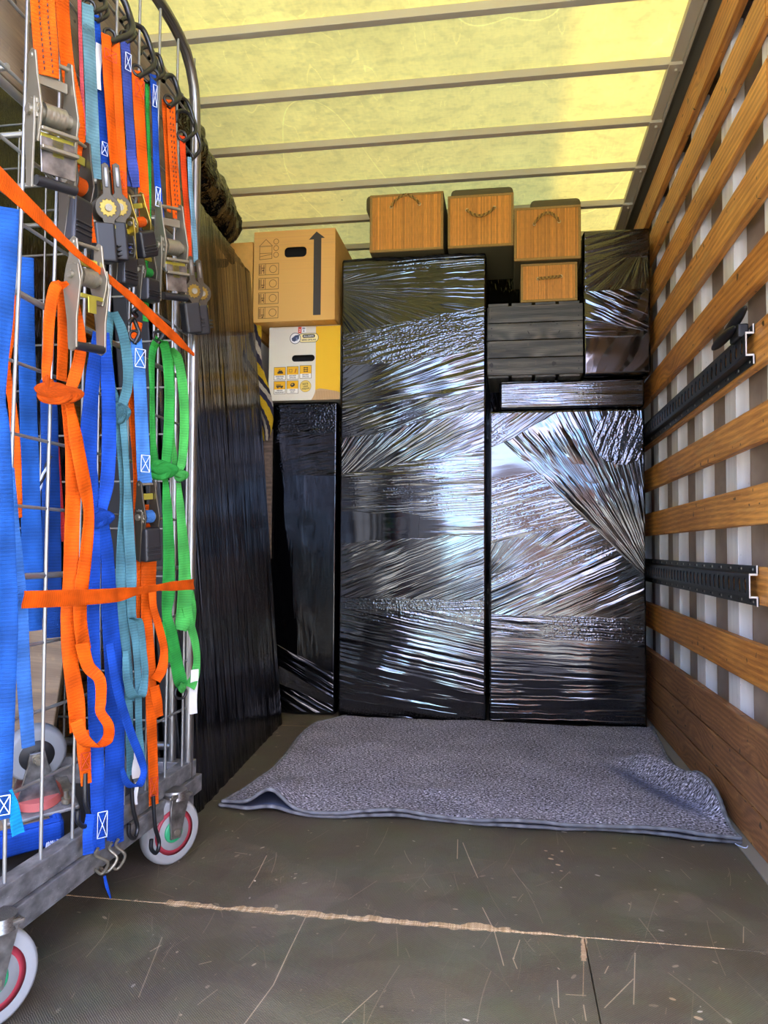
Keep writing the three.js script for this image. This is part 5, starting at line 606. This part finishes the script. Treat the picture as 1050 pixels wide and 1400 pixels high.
{"n":"ratchet_strap","t":"strap","l":"light blue stitched strap with a small ratchet, orange tails looping below it","c":"lightblue","r":[{"p":[[-0.77,1.186,-1.531,0.0232],[-0.77,1.102,-1.552,0.0285],[-0.77,0.996,-1.567,0.0305],[-0.77,0.904,-1.581,0.0308],[-0.77,0.883,-1.589,0.0309]],"a":40},{"p":[[-0.785,0.845,-1.64,0.026],[-0.785,0.715,-1.645,0.0371],[-0.785,0.667,-1.644,0.037],[-0.785,0.604,-1.636,0.0257],[-0.785,0.538,-1.65,0.024],[-0.785,0.456,-1.665,0.026],[-0.785,0.375,-1.672,0.0261],[-0.785,0.259,-1.685,0.0242],[-0.785,0.176,-1.692,0.0223]],"a":35,"c":"orange"},{"p":[[-0.765,0.669,-1.62,0.0169],[-0.765,0.621,-1.629,0.0152],[-0.765,0.57,-1.661,0.0173],[-0.765,0.519,-1.686,0.0175],[-0.765,0.479,-1.676,0.0226],[-0.765,0.46,-1.644,0.0238]],"a":45,"c":"orange"},{"p":[[-0.775,0.444,-1.662,0.0214],[-0.775,0.406,-1.679,0.0233],[-0.775,0.371,-1.691,0.0181]],"a":40,"c":"orange"}],"h":[[[-0.77,1.186,-1.525],[-0.77,1.218,-1.517]],[[-0.78,0.181,-1.678],[-0.78,0.077,-1.693],-1]],"k":[],"q":[[[-0.765,0.885,-1.582],[-0.765,0.721,-1.603],0.0406,"black",30]],"s":[[[-0.765,1.146,-1.539],0.0222,0.038,40,"w"],[[-0.765,0.928,-1.573],0.0193,0.0353,40,"w"],[[-0.78,0.221,-1.679],0.0181,0.0395,35,"r"]],"o":[],"g":[]},
{"n":"ratchet_strap","t":"strap","l":"thin orange strap hanging just left of the light blue one","c":"orange","r":[{"p":[[-0.8,1.242,-1.596,0.0226],[-0.8,1.14,-1.577,0.0112],[-0.8,1.046,-1.578,0.0149],[-0.8,0.922,-1.6,0.0114],[-0.8,0.827,-1.612,0.0153],[-0.8,0.732,-1.619,0.0153],[-0.8,0.652,-1.63,0.0135],[-0.8,0.572,-1.627,0.0096],[-0.8,0.508,-1.637,0.0135],[-0.8,0.465,-1.649,0.0097]],"a":30}],"h":[],"k":[],"q":[],"s":[],"o":[],"g":[]},
{"n":"ratchet_strap","t":"strap","l":"bright green looped strap with a knot, left one of the green pair","c":"green","r":[{"p":[[-0.8,1.234,-1.702,0.0173],[-0.8,1.196,-1.673,0.019],[-0.8,1.096,-1.674,0.0149],[-0.8,0.997,-1.682,0.015],[-0.8,0.932,-1.697,0.0217]],"a":25},{"p":[[-0.78,1.217,-1.652,0.0153],[-0.78,1.216,-1.686,0.0208],[-0.78,1.163,-1.712,0.0228],[-0.78,1.07,-1.721,0.0229],[-0.78,0.984,-1.717,0.0228],[-0.78,0.929,-1.707,0.0209]],"a":50},{"p":[[-0.785,0.908,-1.719,0.0131],[-0.785,0.833,-1.735,0.0245],[-0.785,0.731,-1.747,0.0304],[-0.785,0.646,-1.747,0.0322],[-0.785,0.595,-1.742,0.0226],[-0.785,0.541,-1.772,0.0288],[-0.785,0.487,-1.796,0.0311],[-0.785,0.434,-1.823,0.0335],[-0.785,0.41,-1.842,0.0239]],"a":40},{"p":[[-0.77,0.583,-1.69,0.0073],[-0.77,0.533,-1.704,0.011],[-0.77,0.488,-1.729,0.0149]],"a":40}],"h":[[[-0.785,1.224,-1.666],[-0.785,1.264,-1.592],1.2]],"k":[[[-0.77,0.924,-1.67],0.0506,0.0338]],"q":[],"s":[],"o":[],"g":[]},
{"n":"ratchet_strap","t":"strap","l":"bright green looped strap beside the cage tube, with a black ring and a white label","c":"green2","r":[{"p":[[-0.795,1.221,-1.759,0.0158],[-0.795,1.115,-1.773,0.0137],[-0.795,1.01,-1.777,0.0138],[-0.795,0.942,-1.797,0.0187]],"a":25},{"p":[[-0.775,1.213,-1.715,0.0158],[-0.775,1.198,-1.753,0.0216],[-0.775,1.135,-1.785,0.0238],[-0.775,1.048,-1.798,0.0221],[-0.775,0.959,-1.789,0.0201],[-0.775,0.933,-1.777,0.0164]],"a":50},{"p":[[-0.78,0.905,-1.782,0.0117],[-0.78,0.836,-1.798,0.0216],[-0.78,0.713,-1.825,0.0319],[-0.78,0.624,-1.829,0.0379],[-0.78,0.571,-1.823,0.0377],[-0.78,0.551,-1.815,0.0276]],"a":40},{"p":[[-0.77,0.607,-1.824,0.0229],[-0.77,0.57,-1.839,0.0212],[-0.77,0.522,-1.873,0.0196],[-0.77,0.475,-1.889,0.0178],[-0.77,0.431,-1.877,0.0216],[-0.77,0.411,-1.842,0.0307]],"a":45},{"p":[[-0.79,0.641,-1.897,0.01],[-0.79,0.59,-1.918,0.0101],[-0.79,0.554,-1.906,0.012]],"a":45}],"h":[],"k":[[[-0.77,0.922,-1.771],0.0267,0.0232],[[-0.775,0.415,-1.814],0.0215,0.0179]],"q":[],"s":[],"o":[[[-0.79,0.398,-1.841],0.0356]],"g":[[[-0.765,0.397,-1.862],0.0223,0.1076,"white"]]}
];
for (const S of STRAPS) {
  const base = S.r[0].p[0], o = thing(S.n, S.l, S.t, base.slice(0, 3)), m = M.web[S.c];
  for (const r of S.r) { const rb = part('webbing', ribbon(r.p, r.a, r.v), r.c ? M.web[r.c] : m, o); if (r.c && r.c !== S.c) rb.userData.label = r.c + ' length of webbing';
    if (r.d) { const c = new THREE.CatmullRomCurve3(r.p.map((p) => V(p[0], p[1], p[2]))), a = r.a * Math.PI / 180, W = V(Math.sin(a), 0, -Math.cos(a)), N = V(Math.cos(a), 0, Math.sin(a)), list = [], n = Math.round(c.getLength() / 0.0115); for (let i = 1; i < n; i++) for (const s of [-0.16, 0.17]) { const p = c.getPoint(i / n), w = r.p[0][3]; p.addScaledVector(W, s * w).addScaledVector(N, 0.0028); list.push(new THREE.SphereGeometry(0.0022, 6, 4).scale(0.7, 1.5, 0.7).translate(p.x, p.y, p.z)); } part('dashed_thread', merge(list), M.dash, rb); } }
  for (const [a, b, k] of S.h) {                     // hook: k < 0 hangs below the webbing, -2 is a bare steel claw
    const A = V(...a), B = V(...b), d = B.clone().sub(A), L = d.length(), s = L * 0.28, steel = k === -2, down = k < 0;
    const pts = down ? (steel ? [A.clone().add(V(0.006, 0.012, 0)), A.clone(), A.clone().lerp(B, 0.5).add(V(0.014, 0, -0.01)), B.clone(), B.clone().add(V(-0.008, 0.012, 0.012))] : [A.clone().add(V(0, 0.02, 0)), A.clone().lerp(B, 0.5).add(V(0.002, 0, -0.002)), B.clone().add(V(0.004, 0.01, -0.012)), B.clone().add(V(0.004, -0.006, 0)), B.clone().add(V(0, 0.008, 0.018)), B.clone().add(V(0, 0.03, 0.02))])
      : [A.clone().add(V(0, -0.012, 0)), A.clone().lerp(B, 0.35).add(V(s * 0.7, 0, -s)), A.clone().lerp(B, 0.72).add(V(s * 0.4, 0, -s * 0.9)), B.clone().add(V(0, 0.006, 0)), B.clone().add(V(-s * 0.5, -0.006, s)), B.clone().lerp(A, 0.3).add(V(-s * 0.6, 0, s * 1.1))];
    part('hook', tube(pts, (steel ? 0.0032 : 0.0046) * (k > 0 ? k : 1), 30, 8), steel ? M.silver : M.hook, o);
    if (!down) part('hook_eye', new THREE.TorusGeometry(0.011, 0.0034, 8, 16).rotateY(0.8).translate(A.x, A.y + 0.004, A.z), M.hook, o);
  }
  S.k.forEach(([c, w, h], i) => { const g = new THREE.TorusKnotGeometry(0.55, 0.36, 60, 10, 2, 3), p = g.attributes.position; g.scale(w * 0.6, h * 0.62, Math.min(w, h) * 0.55); for (let k = 0; k < p.count; k++) p.setX(k, p.getX(k) * (1 + 0.2 * noise(p.getY(k) * 60, p.getZ(k) * 60))); g.computeVertexNormals(); g.rotateY(0.6 + i); part('knot', g.translate(...c), m, o);
    const b = new THREE.SphereGeometry(0.5, 20, 14); b.scale(w * 0.95, h * 0.85, Math.min(w, h) * 0.8); b.rotateY(0.7); part('knot', b.translate(...c), m, o); });
  for (const q of S.q) ratchet(o, q, m);
  for (const [c, w, h, deg, col] of S.s) { const a = deg * Math.PI / 180, X = V(Math.sin(a), 0, -Math.cos(a)), N = V(Math.cos(a), 0, Math.sin(a)), P = (u, v) => V(...c).addScaledVector(X, u * w / 2).add(V(0, v * h / 2, 0)).addScaledVector(N, 0.0035); const list = [[-1, -1, 1, -1], [1, -1, 1, 1], [1, 1, -1, 1], [-1, 1, -1, -1], [-1, -1, 1, 1], [-1, 1, 1, -1]].map(([a0, b0, a1, b1]) => rod(P(a0, b0), P(a1, b1), 0.0008, 5)); part('stitching', merge(list), M.thread[col], o); }
  for (const [c, d] of S.o) part('ring', new THREE.TorusGeometry(d * 0.42, 0.0032, 8, 24).rotateY(0.9).translate(...c), M.hook, o);
  for (const [c, w, h, col] of S.g) part('sewn_label', gridGeo(4, 10, (u, v) => [c[0] + (u - 0.5) * w * 0.55, c[1] + (v - 0.5) * h, c[2] - (u - 0.5) * w * 0.85 + 0.004 * Math.sin(v * 5)]), Object.assign(M.label, { side: THREE.DoubleSide }), o, 'white sewn label');
}
renderer.render(scene, camera);
